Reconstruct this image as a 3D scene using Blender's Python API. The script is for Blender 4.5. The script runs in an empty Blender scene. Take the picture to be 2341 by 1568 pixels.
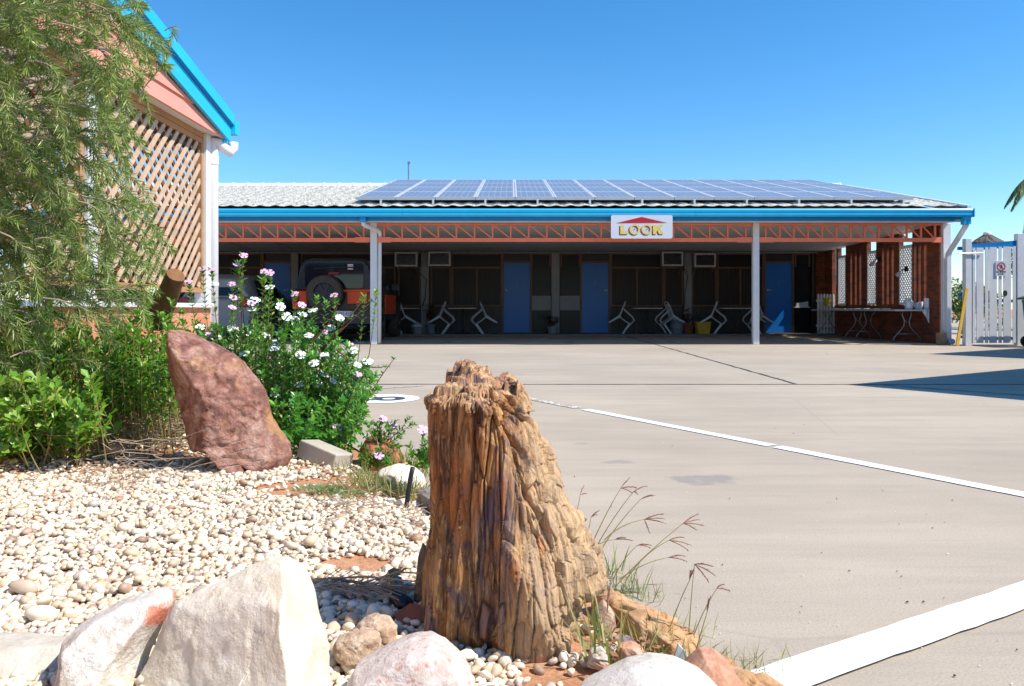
import bpy, math, random
import numpy as np
from mathutils import Vector, Matrix, noise as mn
C = bpy.context.scene.collection
sc = bpy.context.scene
R = math.radians
rnd = random.Random(7)

# ---------------- camera, sky, sun, exposure ----------------
CAMH = 0.75
cd = bpy.data.cameras.new("camera"); cam = bpy.data.objects.new("camera", cd); C.objects.link(cam)
cam.location = (0, 0, CAMH); cam.rotation_euler = (R(90), 0, 0)
cd.sensor_width = 23.6; cd.lens = 18.0; cd.shift_y = -78.0/2341.0
cd.clip_start = 0.05; cd.clip_end = 3000
sc.camera = cam
SUN = Vector((0.78, -0.28, 1.0)).normalized()
elev = math.asin(SUN.z); azim = math.atan2(SUN.x, SUN.y)
w = bpy.data.worlds.new("World"); sc.world = w; w.use_nodes = True
wn = w.node_tree.nodes; wl = w.node_tree.links
sky = wn.new("ShaderNodeTexSky"); sky.sky_type = 'NISHITA'; sky.sun_disc = False
sky.sun_elevation = elev; sky.sun_rotation = azim
sky.altitude = 300; sky.air_density = 1.0; sky.dust_density = 0.15; sky.ozone_density = 4.5
bg = wn["Background"]; bg.inputs[1].default_value = 0.15
hs = wn.new('ShaderNodeHueSaturation'); hs.inputs['Hue'].default_value = 0.497; hs.inputs['Saturation'].default_value = 1.28; hs.inputs['Value'].default_value = 1.04
wl.new(sky.outputs[0], hs.inputs['Color']); wl.new(hs.outputs[0], bg.inputs[0])
sd = bpy.data.lights.new("sun", 'SUN'); so = bpy.data.objects.new("sun", sd); C.objects.link(so)
sd.energy = 4.9; sd.angle = R(0.5); sd.color = (1.0, 0.955, 0.88)
so.rotation_euler = SUN.to_track_quat('Z', 'Y').to_euler(); so.location = (6, -4, 12)
sc.view_settings.view_transform = 'Standard'; sc.view_settings.look = 'None'
sc.view_settings.exposure = 0.40; sc.view_settings.gamma = 1.0
sc.cycles.max_bounces = 8; sc.cycles.diffuse_bounces = 3; sc.cycles.transparent_max_bounces = 8

# ---------------- helpers ----------------
F = 18/23.6*2341
def P(u, v, Y):                       # point of the place at depth Y
    return Vector(((u-1170.5)/F*Y, Y, CAMH-(v-706.0)/F*Y))
def lin(r, g, b):
    f = lambda c: c/12.92 if c <= .04045 else ((c+.055)/1.055)**2.4
    return (f(r/255), f(g/255), f(b/255), 1)

ORG = {}
class MB:
    def __init__(s): s.v = []; s.f = []
    def quad(s, *p):
        n = len(s.v); s.v += [tuple(q) for q in p]; s.f.append(tuple(range(n, n+len(p))))
    def box(s, x0, x1, y0, y1, z0, z1):
        n = len(s.v)
        s.v += [(x0,y0,z0),(x1,y0,z0),(x1,y1,z0),(x0,y1,z0),(x0,y0,z1),(x1,y0,z1),(x1,y1,z1),(x0,y1,z1)]
        s.f += [tuple(n+i for i in q) for q in ((0,3,2,1),(4,5,6,7),(0,1,5,4),(1,2,6,5),(2,3,7,6),(3,0,4,7))]
        return s
    def bar(s, a, b, w, h, up=(0,0,1)):
        a = Vector(a); b = Vector(b); d = (b-a).normalized(); up = Vector(up)
        x = d.cross(up)
        if x.length < 1e-4: x = d.cross(Vector((1,0,0)))
        x.normalize(); y = x.cross(d).normalized(); x = x*w/2; y = y*h/2
        n = len(s.v)
        for q in (a, b):
            s.v += [tuple(q-x-y), tuple(q+x-y), tuple(q+x+y), tuple(q-x+y)]
        s.f += [tuple(n+i for i in q) for q in ((0,1,2,3),(7,6,5,4),(0,4,5,1),(1,5,6,2),(2,6,7,3),(3,7,4,0))]
        return s
    def tube(s, pts, r, k=8, caps=True):
        pts = [Vector(p) for p in pts]; m = len(pts)
        if not hasattr(r, '__len__'): r = [r]*m
        n0 = len(s.v); px = None
        for i, p in enumerate(pts):
            d = (pts[min(i+1, m-1)]-pts[max(i-1, 0)])
            d = d.normalized() if d.length > 1e-9 else Vector((0,0,1))
            if px is None:
                px = d.cross(Vector((0,0,1)))
                if px.length < .05: px = d.cross(Vector((1,0,0)))
            px = (px - d*px.dot(d)).normalized(); py = d.cross(px)
            for j in range(k):
                t = 2*math.pi*j/k
                s.v.append(tuple(p+(px*math.cos(t)+py*math.sin(t))*r[i]))
        for i in range(m-1):
            for j in range(k):
                a = n0+i*k+j; b = n0+i*k+(j+1) % k
                s.f.append((a, b, b+k, a+k))
        if caps:
            s.f.append(tuple(n0+j for j in reversed(range(k)))); s.f.append(tuple(n0+(m-1)*k+j for j in range(k)))
        return s
    def lathe(s, prof, c=(0,0,0), k=20, axis='z'):
        n0 = len(s.v); c = Vector(c)
        for r, h in prof:
            for j in range(k):
                t = 2*math.pi*j/k
                q = (r*math.cos(t), r*math.sin(t), h)
                if axis == 'y': q = (q[0], q[2], q[1])
                if axis == 'x': q = (q[2], q[0], q[1])
                s.v.append(tuple(c+Vector(q)))
        for i in range(len(prof)-1):
            for j in range(k):
                a = n0+i*k+j; b = n0+i*k+(j+1) % k
                s.f.append((a, b, b+k, a+k))
        return s
    def loft(s, rings, closed=True, caps=True):
        n0 = len(s.v); k = len(rings[0])
        for r_ in rings: s.v += [tuple(q) for q in r_]
        for i in range(len(rings)-1):
            for j in range(k if closed else k-1):
                a = n0+i*k+j; b = n0+i*k+(j+1) % k
                s.f.append((a, b, b+k, a+k))
        if caps:
            s.f.append(tuple(n0+j for j in reversed(range(k)))); s.f.append(tuple(n0+(len(rings)-1)*k+j for j in range(k)))
        return s
    def prism(s, poly, a, b, axis='y'):   # polygon of pairs extruded along an axis from a to b
        def m(p, h): return {'y': (p[0], h, p[1]), 'x': (h, p[0], p[1]), 'z': (p[0], p[1], h)}[axis]
        return s.loft([[m(p, a) for p in poly], [m(p, b) for p in poly]])
    def build(s, name, mat, parent=None, smooth=False, bevel=0, auto=False):
        org = Vector((0,0,0)); q = parent
        while q is not None:
            org += q.location; q = q.parent
        me = bpy.data.meshes.new(name)
        me.from_pydata([(x-org.x, y-org.y, z-org.z) for x, y, z in s.v], [], s.f)
        o = bpy.data.objects.new(name, me); C.objects.link(o)
        if mat: me.materials.append(mat)
        if parent: o.parent = parent
        if smooth: me.shade_smooth()
        if auto: me.shade_smooth(); me.set_sharp_from_angle(angle=R(35))
        if bevel:
            b = o.modifiers.new("b", 'BEVEL'); b.width = bevel; b.segments = 2; b.limit_method = 'ANGLE'
        return o

def npmesh(name, V, Fc, mat, parent=None, smooth=True, col=None, attr="tint"):
    """V (n,3), Fc (m,k) constant size faces; col per-vertex floats"""
    me = bpy.data.meshes.new(name); V = np.asarray(V, np.float32); Fc = np.asarray(Fc, np.int32)
    if parent is not None: V = V-np.array(parent.location, np.float32)
    n, (m, k) = len(V), Fc.shape
    me.vertices.add(n); me.vertices.foreach_set("co", V.ravel())
    me.loops.add(m*k); me.loops.foreach_set("vertex_index", Fc.ravel())
    me.polygons.add(m); me.polygons.foreach_set("loop_start", np.arange(0, m*k, k, dtype=np.int32))
    me.update(calc_edges=True)
    if col is not None:
        a = me.attributes.new(attr, 'FLOAT', 'POINT'); a.data.foreach_set("value", np.asarray(col, np.float32))
    if smooth: me.shade_smooth()
    me.materials.append(mat)
    o = bpy.data.objects.new(name, me); C.objects.link(o)
    if parent is not None: o.parent = parent
    return o

def tag(o, label, cat, group=None):
    o['label'] = label; o['category'] = cat
    if group: o['group'] = group
    return o
def struct(o): o['kind'] = 'structure'; return o
def stuff(o, label=None, cat=None):
    o['kind'] = 'stuff'
    if label: o['label'] = label
    if cat: o['category'] = cat
    return o
def thing(name, label, cat, loc=(0,0,0), rz=0, group=None):
    o = bpy.data.objects.new(name, None); C.objects.link(o); o.location = loc; o.rotation_euler = (0,0,rz)
    o.empty_display_size = .1
    return tag(o, label, cat, group)
def dup(root, loc=None, rot=None, label=None, group=None):
    r = root.copy(); C.objects.link(r)
    if loc is not None: r.location = loc
    if rot is not None: r.rotation_euler = rot
    if label: r['label'] = label
    if group: r['group'] = group
    for ch in list(root.children):
        c = ch.copy(); C.objects.link(c); c.parent = r
        for g in list(ch.children):
            d = g.copy(); C.objects.link(d); d.parent = c
    return r

# ---------------- materials ----------------
class NT:
    def __init__(s, name):
        s.m = bpy.data.materials.new(name); s.m.use_nodes = True
        s.t = s.m.node_tree; s.n = s.t.nodes; s.l = s.t.links; s.b = s.n["Principled BSDF"]
    def co(s, scale=(1,1,1), rot=(0,0,0), kind='Object'):
        t = s.n.new("ShaderNodeTexCoord"); m = s.n.new("ShaderNodeMapping")
        m.inputs['Scale'].default_value = scale; m.inputs['Rotation'].default_value = rot
        s.l.new(t.outputs[kind], m.inputs[0]); return m.outputs[0]
    def noise(s, vec, scale, detail=4, rough=.55, dist=0):
        t = s.n.new("ShaderNodeTexNoise"); t.inputs['Scale'].default_value = scale
        t.inputs['Detail'].default_value = detail; t.inputs['Roughness'].default_value = rough
        t.inputs['Distortion'].default_value = dist
        s.l.new(vec, t.inputs['Vector']); return t.outputs[0]
    def voro(s, vec, scale, feat='F1', out=0, rand=1):
        t = s.n.new("ShaderNodeTexVoronoi"); t.feature = feat; t.inputs['Scale'].default_value = scale
        t.inputs['Randomness'].default_value = rand
        s.l.new(vec, t.inputs['Vector']); return t.outputs[out]
    def ramp(s, fac, stops, interp='LINEAR'):
        r = s.n.new("ShaderNodeValToRGB"); r.color_ramp.interpolation = interp
        e = r.color_ramp.elements
        while len(e) < len(stops): e.new(.5)
        for i, (p, c) in enumerate(stops):
            e[i].position = p; e[i].color = c if hasattr(c, '__len__') else (c, c, c, 1)
        s.l.new(fac, r.inputs[0]); return r.outputs[0]
    def mix(s, fac, a, b, mode='MIX'):
        m = s.n.new("ShaderNodeMix"); m.data_type = 'RGBA'; m.blend_type = mode
        for i, q in ((0, fac), (6, a), (7, b)):
            if hasattr(q, 'is_linked') or hasattr(q, 'links'): s.l.new(q, m.inputs[i])
            else: m.inputs[i].default_value = q
        return m.outputs[2]
    def math(s, op, a, b=0.0, c=0.0):
        m = s.n.new("ShaderNodeMath"); m.operation = op
        for i, q in enumerate((a, b, c)):
            if hasattr(q, 'links'): s.l.new(q, m.inputs[i])
            else: m.inputs[i].default_value = q
        return m.outputs[0]
    def attr(s, name, out=2):
        a = s.n.new("ShaderNodeAttribute"); a.attribute_name = name; return a.outputs[out]
    def bump(s, h, strength=.3, dist=.01, normal=None):
        b = s.n.new("ShaderNodeBump"); b.inputs['Strength'].default_value = strength; b.inputs['Distance'].default_value = dist
        s.l.new(h, b.inputs['Height'])
        if normal is not None: s.l.new(normal, b.inputs['Normal'])
        return b.outputs[0]
    def set(s, col=None, rough=None, normal=None, metal=None, spec=None):
        for k, q in (('Base Color', col), ('Roughness', rough), ('Normal', normal), ('Metallic', metal), ('Specular IOR Level', spec)):
            if q is None: continue
            if hasattr(q, 'links'): s.l.new(q, s.b.inputs[k])
            else: s.b.inputs[k].default_value = q
        return s.m

def simple(name, col, rough=.5, var=.12, scale=6, bump=0, bscale=60, metal=0, spec=.5, stretch=(1,1,1), dirt=None):
    """paint / plastic / wood with a soft colour variation and optional fine bump"""
    t = NT(name); v = t.co(stretch)
    n = t.noise(v, scale, 5)
    a = tuple(c*(1-var) for c in col[:3])+(1,); b = tuple(min(1, c*(1+var)) for c in col[:3])+(1,)
    c = t.ramp(n, [(.3, a), (.7, b)])
    if dirt:
        d = t.noise(v, dirt[1], 6, .7); c = t.mix(t.ramp(d, [(dirt[2], 0), (dirt[2]+.15, dirt[3])]), c, dirt[0])
    nrm = t.bump(t.noise(v, bscale, 3), bump, .004) if bump else None
    return t.set(c, rough, nrm, metal, spec)

M = {}
M['blue'] = simple('blue_gutter_paint', (.02,.46,.76,1), .35, .06, 3)
M['fascia'] = simple('blue_shade_and_trim_paint', (.006,.20,.50,1), .4, .06, 3)  # gutter blue with the shade below it put into the colour; also fence trim
M['white'] = simple('white_paint', (.72,.73,.74,1), .4, .05, 5, dirt=((.35,.3,.25,1), 9, .62, .25))
M['soffit'] = simple('soffit_paint', (.66,.66,.64,1), .6, .05, 2)
M['ceiling'] = simple('carport_ceiling_sheet', (.62,.62,.62,1), .5, .06, 2)
M['salmon'] = simple('salmon_steel_paint', lin(246,132,96), .45, .08, 6, dirt=((.12,.05,.03,1), 20, .62, .5))
M['pink'] = simple('pink_weatherboard_paint', lin(226,150,128), .45, .05, 3)
M['door'] = simple('blue_door_paint', lin(0,104,184), .4, .05, 3)
M['frame'] = simple('brown_timber_frame', lin(110,72,36), .5, .2, 8)
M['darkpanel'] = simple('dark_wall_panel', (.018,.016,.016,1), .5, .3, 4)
M['cladding'] = simple('dark_brown_cladding', (.035,.026,.02,1), .5, .3, 10, stretch=(6,6,.5))
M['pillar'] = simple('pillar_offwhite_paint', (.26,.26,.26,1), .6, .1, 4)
M['plastic'] = simple('white_plastic', (.50,.50,.51,1), .35, .05, 5)
M['grey'] = simple('grey_metal', (.28,.28,.29,1), .35, .1, 8, metal=.6)
M['black'] = simple('black_rubber', (.015,.015,.015,1), .6, .3, 10)
M['darkblue'] = simple('dark_glossy_paint', (.012,.013,.018,1), .25, .1, 5)
M['orange'] = simple('orange_car_paint', lin(225,75,10), .3, .05, 4)
M['carsilver'] = simple('pale_car_paint', (.24,.25,.27,1), .25, .03, 4)
M['tyre'] = simple('dusty_tyre', (.06,.048,.038,1), .8, .3, 12, .4, 90)
M['red'] = simple('red_lens', (.25,.01,.012,1), .2, .1, 5)
M['yellow'] = simple('yellow_paint', lin(196,156,40), .6, .15, 8)
M['terra'] = simple('terracotta_clay', (.25,.06,.03,1), .7, .2, 6)
M['bag'] = simple('grey_blue_plastic', (.18,.22,.28,1), .4, .2, 9)
M['soil'] = simple('potting_soil', (.03,.02,.015,1), .9, .3, 30)
M['green'] = simple('dark_green_plastic', (.012,.05,.03,1), .45, .2, 5)
M['stem'] = simple('brown_stem', lin(120,70,50), .7, .3, 20)
M['twigmat'] = simple('dry_twig', lin(168,146,124), .8, .35, 30)
M['bark'] = simple('grey_brown_bark', lin(92,76,62), .9, .4, 18, .8, 60, stretch=(1,1,.3))
M['alum'] = simple('panel_aluminium', (.58,.59,.61,1), .35, .04, 5, metal=.1)
M['redsign'] = simple('red_sign_paint', lin(190,20,35), .5, .05, 6)
M['yelsign'] = simple('yellow_sign_paint', lin(228,205,110), .5, .05, 6)
M['maroon'] = simple('maroon_sign_paint', lin(135,30,55), .5, .05, 6)
M['darkrim'] = simple('dark_steel_rim', (.04,.042,.046,1), .4, .2, 9, metal=.5)
M['number'] = simple('dull_number_metal', (.18,.2,.24,1), .4, .1, 6)
M['signwhite'] = simple('sign_board_white', (.68,.7,.74,1), .4, .03, 4)
M['ink'] = simple('black_ink', (.01,.01,.012,1), .5, .1, 6)
M['thatch'] = simple('grey_thatch', lin(96,88,78), .9, .4, 30, 1, 40, stretch=(1,1,.4))
M['lattwood'] = simple('weathered_lattice_timber', lin(190,164,138), .75, .2, 9, .2, 80)
M['lattwood_in'] = simple('stained_lattice_timber', lin(122,74,40), .75, .25, 9, .2, 80)
M['timberframe'] = simple('oiled_frame_timber', lin(172,128,84), .6, .2, 10, stretch=(1,.2,1))
M['joint'] = simple('joint_sealant', (.05,.048,.045,1), .8, .4, 25)
M['cup'] = simple('white_crockery', (.75,.76,.78,1), .25, .03, 6)
M['block'] = simple('timber_block', lin(170,135,100), .7, .2, 12)

def glass(name, col, rough=.08):
    t = NT(name); return t.set(col, rough, None, 0, .5)
M['glass'] = simple('dark_window_glass', (.012,.012,.014,1), .3, .1, 3, spec=.2)
M['carglass'] = glass('car_window_glass', (.012,.016,.025,1), .03)

def curtain_glass():
    t = NT('curtained_window_glass'); v = t.co((1,1,.02))
    wv = t.noise(v, 38, 2)
    return t.set(t.ramp(wv, [(.3, (.022,.017,.014,1)), (.7, (.045,.035,.028,1))]), .35, None, 0, .15)
M['curtain'] = curtain_glass()

def brick_mat(name, c1, c2, mortar):
    t = NT(name); tc = t.n.new("ShaderNodeTexCoord"); sp = t.n.new("ShaderNodeSeparateXYZ"); t.l.new(tc.outputs['Object'], sp.inputs[0])
    u = t.math('ADD', sp.outputs[0], sp.outputs[1]); cb = t.n.new("ShaderNodeCombineXYZ")
    t.l.new(u, cb.inputs[0]); t.l.new(sp.outputs[2], cb.inputs[1])
    br = t.n.new("ShaderNodeTexBrick"); t.l.new(cb.outputs[0], br.inputs[0])
    br.inputs['Color1'].default_value = c1; br.inputs['Color2'].default_value = c2; br.inputs['Mortar'].default_value = mortar
    br.inputs['Scale'].default_value = 1; br.inputs['Brick Width'].default_value = .24; br.inputs['Row Height'].default_value = .086
    br.inputs['Mortar Size'].default_value = .005; br.inputs['Bias'].default_value = -.1
    nz = t.noise(t.co(), 14, 5)
    c = t.mix(.35, br.outputs[0], t.ramp(nz, [(.3, (.25,.22,.2,1)), (.7, (1,1,1,1))]), 'MULTIPLY')
    n = t.bump(t.math('SUBTRACT', t.math('MULTIPLY', nz, .3), br.outputs[1]), .6, .006)
    return t.set(c, .85, n)
M['brick'] = brick_mat('brown_clinker_brick', lin(150,72,38), lin(96,48,34), lin(110,90,75))
M['brickpink'] = brick_mat('salmon_brick', lin(224,150,112), lin(205,124,88), lin(190,170,150))

def tile_mat():
    t = NT('white_painted_roof_tile'); v = t.co()
    n = t.noise(v, 24, 5, .7); n2 = t.noise(v, 1.2, 3)
    c = t.ramp(n, [(.38, (.2,.19,.16,1)), (.48, (.42,.40,.35,1)), (.62, (.64,.62,.55,1))])
    c = t.mix(t.ramp(n2, [(.35, .0), (.75, .25)]), c, (.5,.49,.47,1))
    return t.set(c, .8, t.bump(n, .3, .01))
M['tile'] = tile_mat()

def pv_mat():
    t = NT('solar_cell_glass'); v = t.co()
    br = t.n.new("ShaderNodeTexBrick"); t.l.new(v, br.inputs[0]); br.offset = 0
    br.inputs['Color1'].default_value = lin(116,121,134); br.inputs['Color2'].default_value = lin(124,129,142); br.inputs['Mortar'].default_value = (.50,.52,.56,1)
    br.inputs['Scale'].default_value = 1; br.inputs['Brick Width'].default_value = .1283; br.inputs['Row Height'].default_value = .128; br.inputs['Mortar Size'].default_value = .0035
    return t.set(br.outputs[0], .25, None, 0, .5)
M['pv'] = pv_mat()

def concrete():
    t = NT('yard_concrete'); v = t.co()
    big = t.noise(v, .45, 5, .6); mid = t.noise(t.co((.5,3,1)), 1.6, 5, .65); fine = t.noise(v, 160, 3, .6)
    c = t.ramp(big, [(.3, lin(166,152,134)), (.7, lin(191,176,156))])
    c = t.mix(t.ramp(mid, [(.42, .0), (.75, .5)]), c, lin(148,137,122))
    c = t.mix(t.ramp(fine, [(.3, .5), (.55, 0)]), c, lin(138,125,109))
    # pale aggregate grains and small oil marks
    vd = t.voro(v, 55); c = t.mix(t.ramp(vd, [(.06, .5), (.1, 0)]), c, lin(196,184,168))
    n2 = t.noise(v, 1.1, 7, .7, .4)
    c = t.mix(t.ramp(n2, [(.66, 0), (.72, .35)]), c, lin(120,116,112))
    # two soft edged oil patches and tyre scuffs
    sp = t.n.new("ShaderNodeSeparateXYZ"); nv = t.n.new("ShaderNodeTexNoise"); nv.inputs['Scale'].default_value = 7; nv.inputs['Detail'].default_value = 7; t.l.new(v, nv.inputs['Vector'])
    t.l.new(v, sp.inputs[0])
    for (cx_, cy_, rx_, ry_, am) in ((.83,3.42,.17,.10,.5), (.55,3.82,.12,.05,.4), (.38,4.35,.06,.03,.35), (1.55,3.9,.05,.03,.3), (-.3,8.9,.5,.2,.15), (1.2,10.5,.9,.3,.14), (4.2,9.6,1.2,.3,.12)):
        dx = t.math('DIVIDE', t.math('SUBTRACT', sp.outputs[0], cx_), rx_); dy = t.math('DIVIDE', t.math('SUBTRACT', sp.outputs[1], cy_), ry_)
        dd = t.math('ADD', t.math('MULTIPLY', dx, dx), t.math('MULTIPLY', dy, dy)); dd = t.math('ADD', dd, t.math('MULTIPLY', t.math('SUBTRACT', nv.outputs[0], .5), 5.0))
        c = t.mix(t.ramp(dd, [(.35, am), (1.0, 0)]), c, lin(120,118,116))
    scf = t.noise(t.co((.35,5,1), (0,0,R(12))), 3, 6, .7); c = t.mix(t.ramp(scf, [(.58, 0), (.75, .22)]), c, lin(128,122,116))
    vc = t.voro(t.mix(.12, v, t.n.new("ShaderNodeTexNoise").outputs[1]), .42, 'DISTANCE_TO_EDGE')
    c = t.mix(t.ramp(vc, [(.0008, .2), (.002, 0)]), c, lin(130,115,100))
    h = t.math('ADD', fine, t.math('MULTIPLY', mid, .5))
    return t.set(c, .88, t.bump(h, .25, .004))
M['concrete'] = concrete()

def worn_paint(name, col, under, thr=.62):
    t = NT(name); v = t.co()
    n = t.noise(t.co((6,1,1), (0,0,R(30))), 5, 8, .75)
    c = t.mix(t.ramp(n, [(thr, 0), (thr+.03, 1)]), col, under)
    return t.set(c, .7, t.bump(t.noise(v, 120, 3), .2, .003))
M['roadpaint'] = worn_paint('worn_white_line_paint', (.82,.82,.82,1), lin(186,172,154))
M['roadblack'] = worn_paint('worn_dark_line_paint', (.05,.055,.065,1), lin(120,112,104), .7)
# ---------------- ground ----------------
def soil_mat():
    t = NT('red_earth'); v = t.co()
    n = t.noise(v, 3, 6); f = t.noise(v, 70, 4, .7)
    c = t.ramp(n, [(.3, lin(176,120,82)), (.7, lin(206,158,120))])
    c = t.mix(t.ramp(f, [(.35, .6), (.6, 0)]), c, lin(140,92,62))
    return t.set(c, .95, t.bump(f, .6, .01))
M['earth'] = soil_mat()
g = MB(); g.quad((-900,-900,-.03), (900,-900,-.03), (900,900,-.03), (-900,900,-.03))
struct(g.build('ground', M['earth']))
# concrete yard: garden bed is cut out along its kerb line
dEdge = Vector((-1.24, 2.45, 0)).normalized(); nEdge = Vector((dEdge.y, -dEdge.x, 0))   # nEdge points to the yard side (+x)
E0 = Vector((.50, 1.55, 0))
def edge(t, off=0): return E0+dEdge*t+nEdge*off
m = MB()
A = edge(-6); B = edge(6.8)
m.quad((A.x, A.y, 0), (40, A.y, 0), (40, B.y, 0), (B.x, B.y, 0))
m.quad((-40, B.y, 0), (40, B.y, 0), (40, 60, 0), (-40, 60, 0))
m.quad((A.x, -12, 0), (40, -12, 0), (40, A.y, 0), (A.x, A.y, 0))
struct(m.build('concrete_yard', M['concrete']))
# carport slab edge by the rooms
m = MB(); m.box(-14.2, 9.15, 21.55, 22.7, 0.0, .05); struct(m.build('walkway_slab', simple('walkway_concrete', (.17,.16,.145,1), .8, .15, 3, .2)))

def stripe(a, b, wd, z=.004):
    a = Vector(a); b = Vector(b); d = (b-a).normalized(); n = Vector((-d.y, d.x, 0))*wd/2
    m = MB(); k = max(2, int((b-a).length/.06)); rr = random.Random(int(a.x*100)+5)
    L = []; Rr = []
    for i in range(k+1):
        p = a.lerp(b, i/k); j1 = 1+rr.uniform(-.05,.05); j2 = 1+rr.uniform(-.05,.05)
        L.append((p.x+n.x*j1, p.y+n.y*j1, z)); Rr.append((p.x-n.x*j2, p.y-n.y*j2, z))
    for i in range(k): m.quad(L[i], Rr[i], Rr[i+1], L[i+1])
    return m
def on(u, v):
    Y = CAMH*F/(v-706.0); return ((u-1170.5)/F*Y, Y, 0)
def line_obj(m, mat, nm='parking_line'): struct(m.build(nm, mat))
line_obj(stripe((-.05,6.86,0), (.5,5.89,0), .085), worn_paint('faded_line_paint', (.6,.6,.58,1), lin(170,153,131), .48))
line_obj(stripe((.55,5.80,0), (1.42,4.27,0), .085), M['roadpaint'])
line_obj(stripe((1.44,4.235,0), (2.75,1.93,0), .09), M['roadpaint'])
a = Vector(on(1762,1566)); b = Vector(on(2341,1365)); d = (b-a).normalized()
line_obj(stripe(a-d*1.2, a+d*2.4, .105, .008), worn_paint('fresh_line_paint', (.88,.88,.87,1), lin(170,153,131), .72))
line_obj(stripe(on(790,893), on(968,882), .06), worn_paint('thin_faded_paint', (.5,.49,.47,1), lin(170,153,131), .5))
# bays inside the carport
for (x0, x1) in ((-3.0,-1.9), (.35,.95), (3.7,3.2), (6.9,6.0), (-5.6,-5.3), (-8.2,-8.2)):
    line_obj(stripe((x0,16.7,0), (x1,20.5,0), .09), worn_paint('bay_line_paint', (.5,.5,.5,1), lin(150,140,128), .55))
# expansion joints
jm = M['joint']
def wiggle(a, b, wd, z=.003):
    a = Vector(a); b = Vector(b); m = MB(); k = int((b-a).length/.08); d = (b-a).normalized(); n = Vector((-d.y,d.x,0))
    rr = random.Random(3); pts = []
    for i in range(k+1):
        p = a.lerp(b, i/k)+n*(.006*math.sin(i*.7)+rr.uniform(-.004,.004)); ww = wd*rr.uniform(.7,1.3)/2
        pts.append(((p.x+n.x*ww, p.y+n.y*ww, z), (p.x-n.x*ww, p.y-n.y*ww, z)))
    for i in range(k): m.quad(pts[i][0], pts[i][1], pts[i+1][1], pts[i+1][0])
    return m
struct(wiggle((-3.2,7.76,0), (12,7.72,0), .04).build('expansion_joint', jm))
struct(wiggle((3.12,21.4,0), (2.83,7.76,0), .035).build('expansion_joint', jm))
struct(wiggle((3.65,7.66,0), (5.2,5.9,0), .03).build('expansion_joint', jm))
def hair(pts, wd=.003):
    m = MB(); rr = random.Random(len(pts)+int(pts[0][0]*10)); L = []
    for i in range(len(pts)-1):
        a = Vector(pts[i]); b = Vector(pts[i+1]); k = max(2, int((b-a).length/.05))
        L += [a.lerp(b, j/k)+Vector((rr.uniform(-.012,.012), rr.uniform(-.012,.012), 0)) for j in range(k)]
    for a, b in zip(L[:-1], L[1:]):
        d = (b-a); n = Vector((-d.y, d.x, 0)); n = n.normalized()*wd*rr.uniform(.3,.7) if n.length > 1e-6 else n
        m.quad((a.x+n.x,a.y+n.y,.002), (a.x-n.x,a.y-n.y,.002), (b.x-n.x,b.y-n.y,.002), (b.x+n.x,b.y+n.y,.002))
    return m
# seeds and grit scattered on the concrete
def grit(n, seed, mat, lab, smin, smax):
    r3 = random.Random(seed); m = MB()
    for i in range(n):
        u, v = r3.uniform(1000,2341), 706+r3.uniform(.1,1)**1.3*862
        q = Vector(on(u, v)); 
        if (q-E0).dot(nEdge) < .03 or q.y < .9: continue
        s_ = r3.uniform(smin, smax); a = r3.uniform(0,6.28)
        pts = [(q.x+s_*math.cos(a+k*1.257)*r3.uniform(.5,1.1), q.y+s_*math.sin(a+k*1.257)*r3.uniform(.4,.8), .003) for k in range(5)]
        top = (q.x, q.y, .003+s_*.8)
        for k in range(5): m.quad(pts[k], pts[(k+1) % 5], top)
    stuff(m.build('grit', mat), lab, 'grit')
grit(70, 4, simple('seed_grit', lin(96,58,44), .8, .4, 60), 'tiny brown seeds and crumbs scattered over the concrete', .002, .0055)
grit(120, 5, simple('pale_grit', lin(214,206,194), .8, .3, 60), 'tiny pale chips scattered over the concrete', .0015, .004)
# painted bay numbers
def disc(cx, cy, r, z, mat, nm, r2=0, sx=1, k=48):
    m = MB()
    if r2:
        for i in range(k):
            a = 2*math.pi*i/k; b = 2*math.pi*(i+1)/k
            m.quad((cx+r2*math.cos(a)*sx,cy+r2*math.sin(a),z), (cx+r*math.cos(a)*sx,cy+r*math.sin(a),z), (cx+r*math.cos(b)*sx,cy+r*math.sin(b),z), (cx+r2*math.cos(b)*sx,cy+r2*math.sin(b),z))
    else: m.quad(*[(cx+r*math.cos(2*math.pi*i/k)*sx, cy+r*math.sin(2*math.pi*i/k), z) for i in range(k)])
    return m
def text_mesh(body, size, mat, nm, parent, loc, rot, extr=.002, sx=1.0, bold=0):
    cu = bpy.data.curves.new('t', 'FONT'); cu.body = body; cu.size = size; cu.align_x = 'CENTER'; cu.align_y = 'CENTER'
    cu.extrude = extr; cu.offset = bold
    o = bpy.data.objects.new('t', cu); C.objects.link(o); bpy.context.view_layer.update()
    me = bpy.data.meshes.new_from_object(o.evaluated_get(bpy.context.evaluated_depsgraph_get()))
    bpy.data.objects.remove(o, do_unlink=True)
    me.transform(Matrix.Diagonal((sx,1,1,1)))
    p = bpy.data.objects.new(nm, me); C.objects.link(p); me.materials.clear(); me.materials.append(mat)
    p.rotation_euler = rot; p.location = Vector(loc)-(parent.location if parent else Vector())
    if parent: p.parent = parent
    return p
numcirc = worn_paint('bay_number_paint', (.84,.84,.82,1), lin(170,153,131), .7)
dimcirc = worn_paint('grey_number_paint', (.42,.42,.41,1), lin(150,140,128), .6)  # greyer copy of the number paint for the carport bays
o = struct(disc(-1.09, 6.5, .32, .004, numcirc, '').build('number_circle', numcirc))
o = struct(text_mesh('8', .62, M['roadblack'], 'painted_number', None, (-1.09,6.49,.006), (0,0,R(90)), 0, 1.0, .012))
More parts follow.
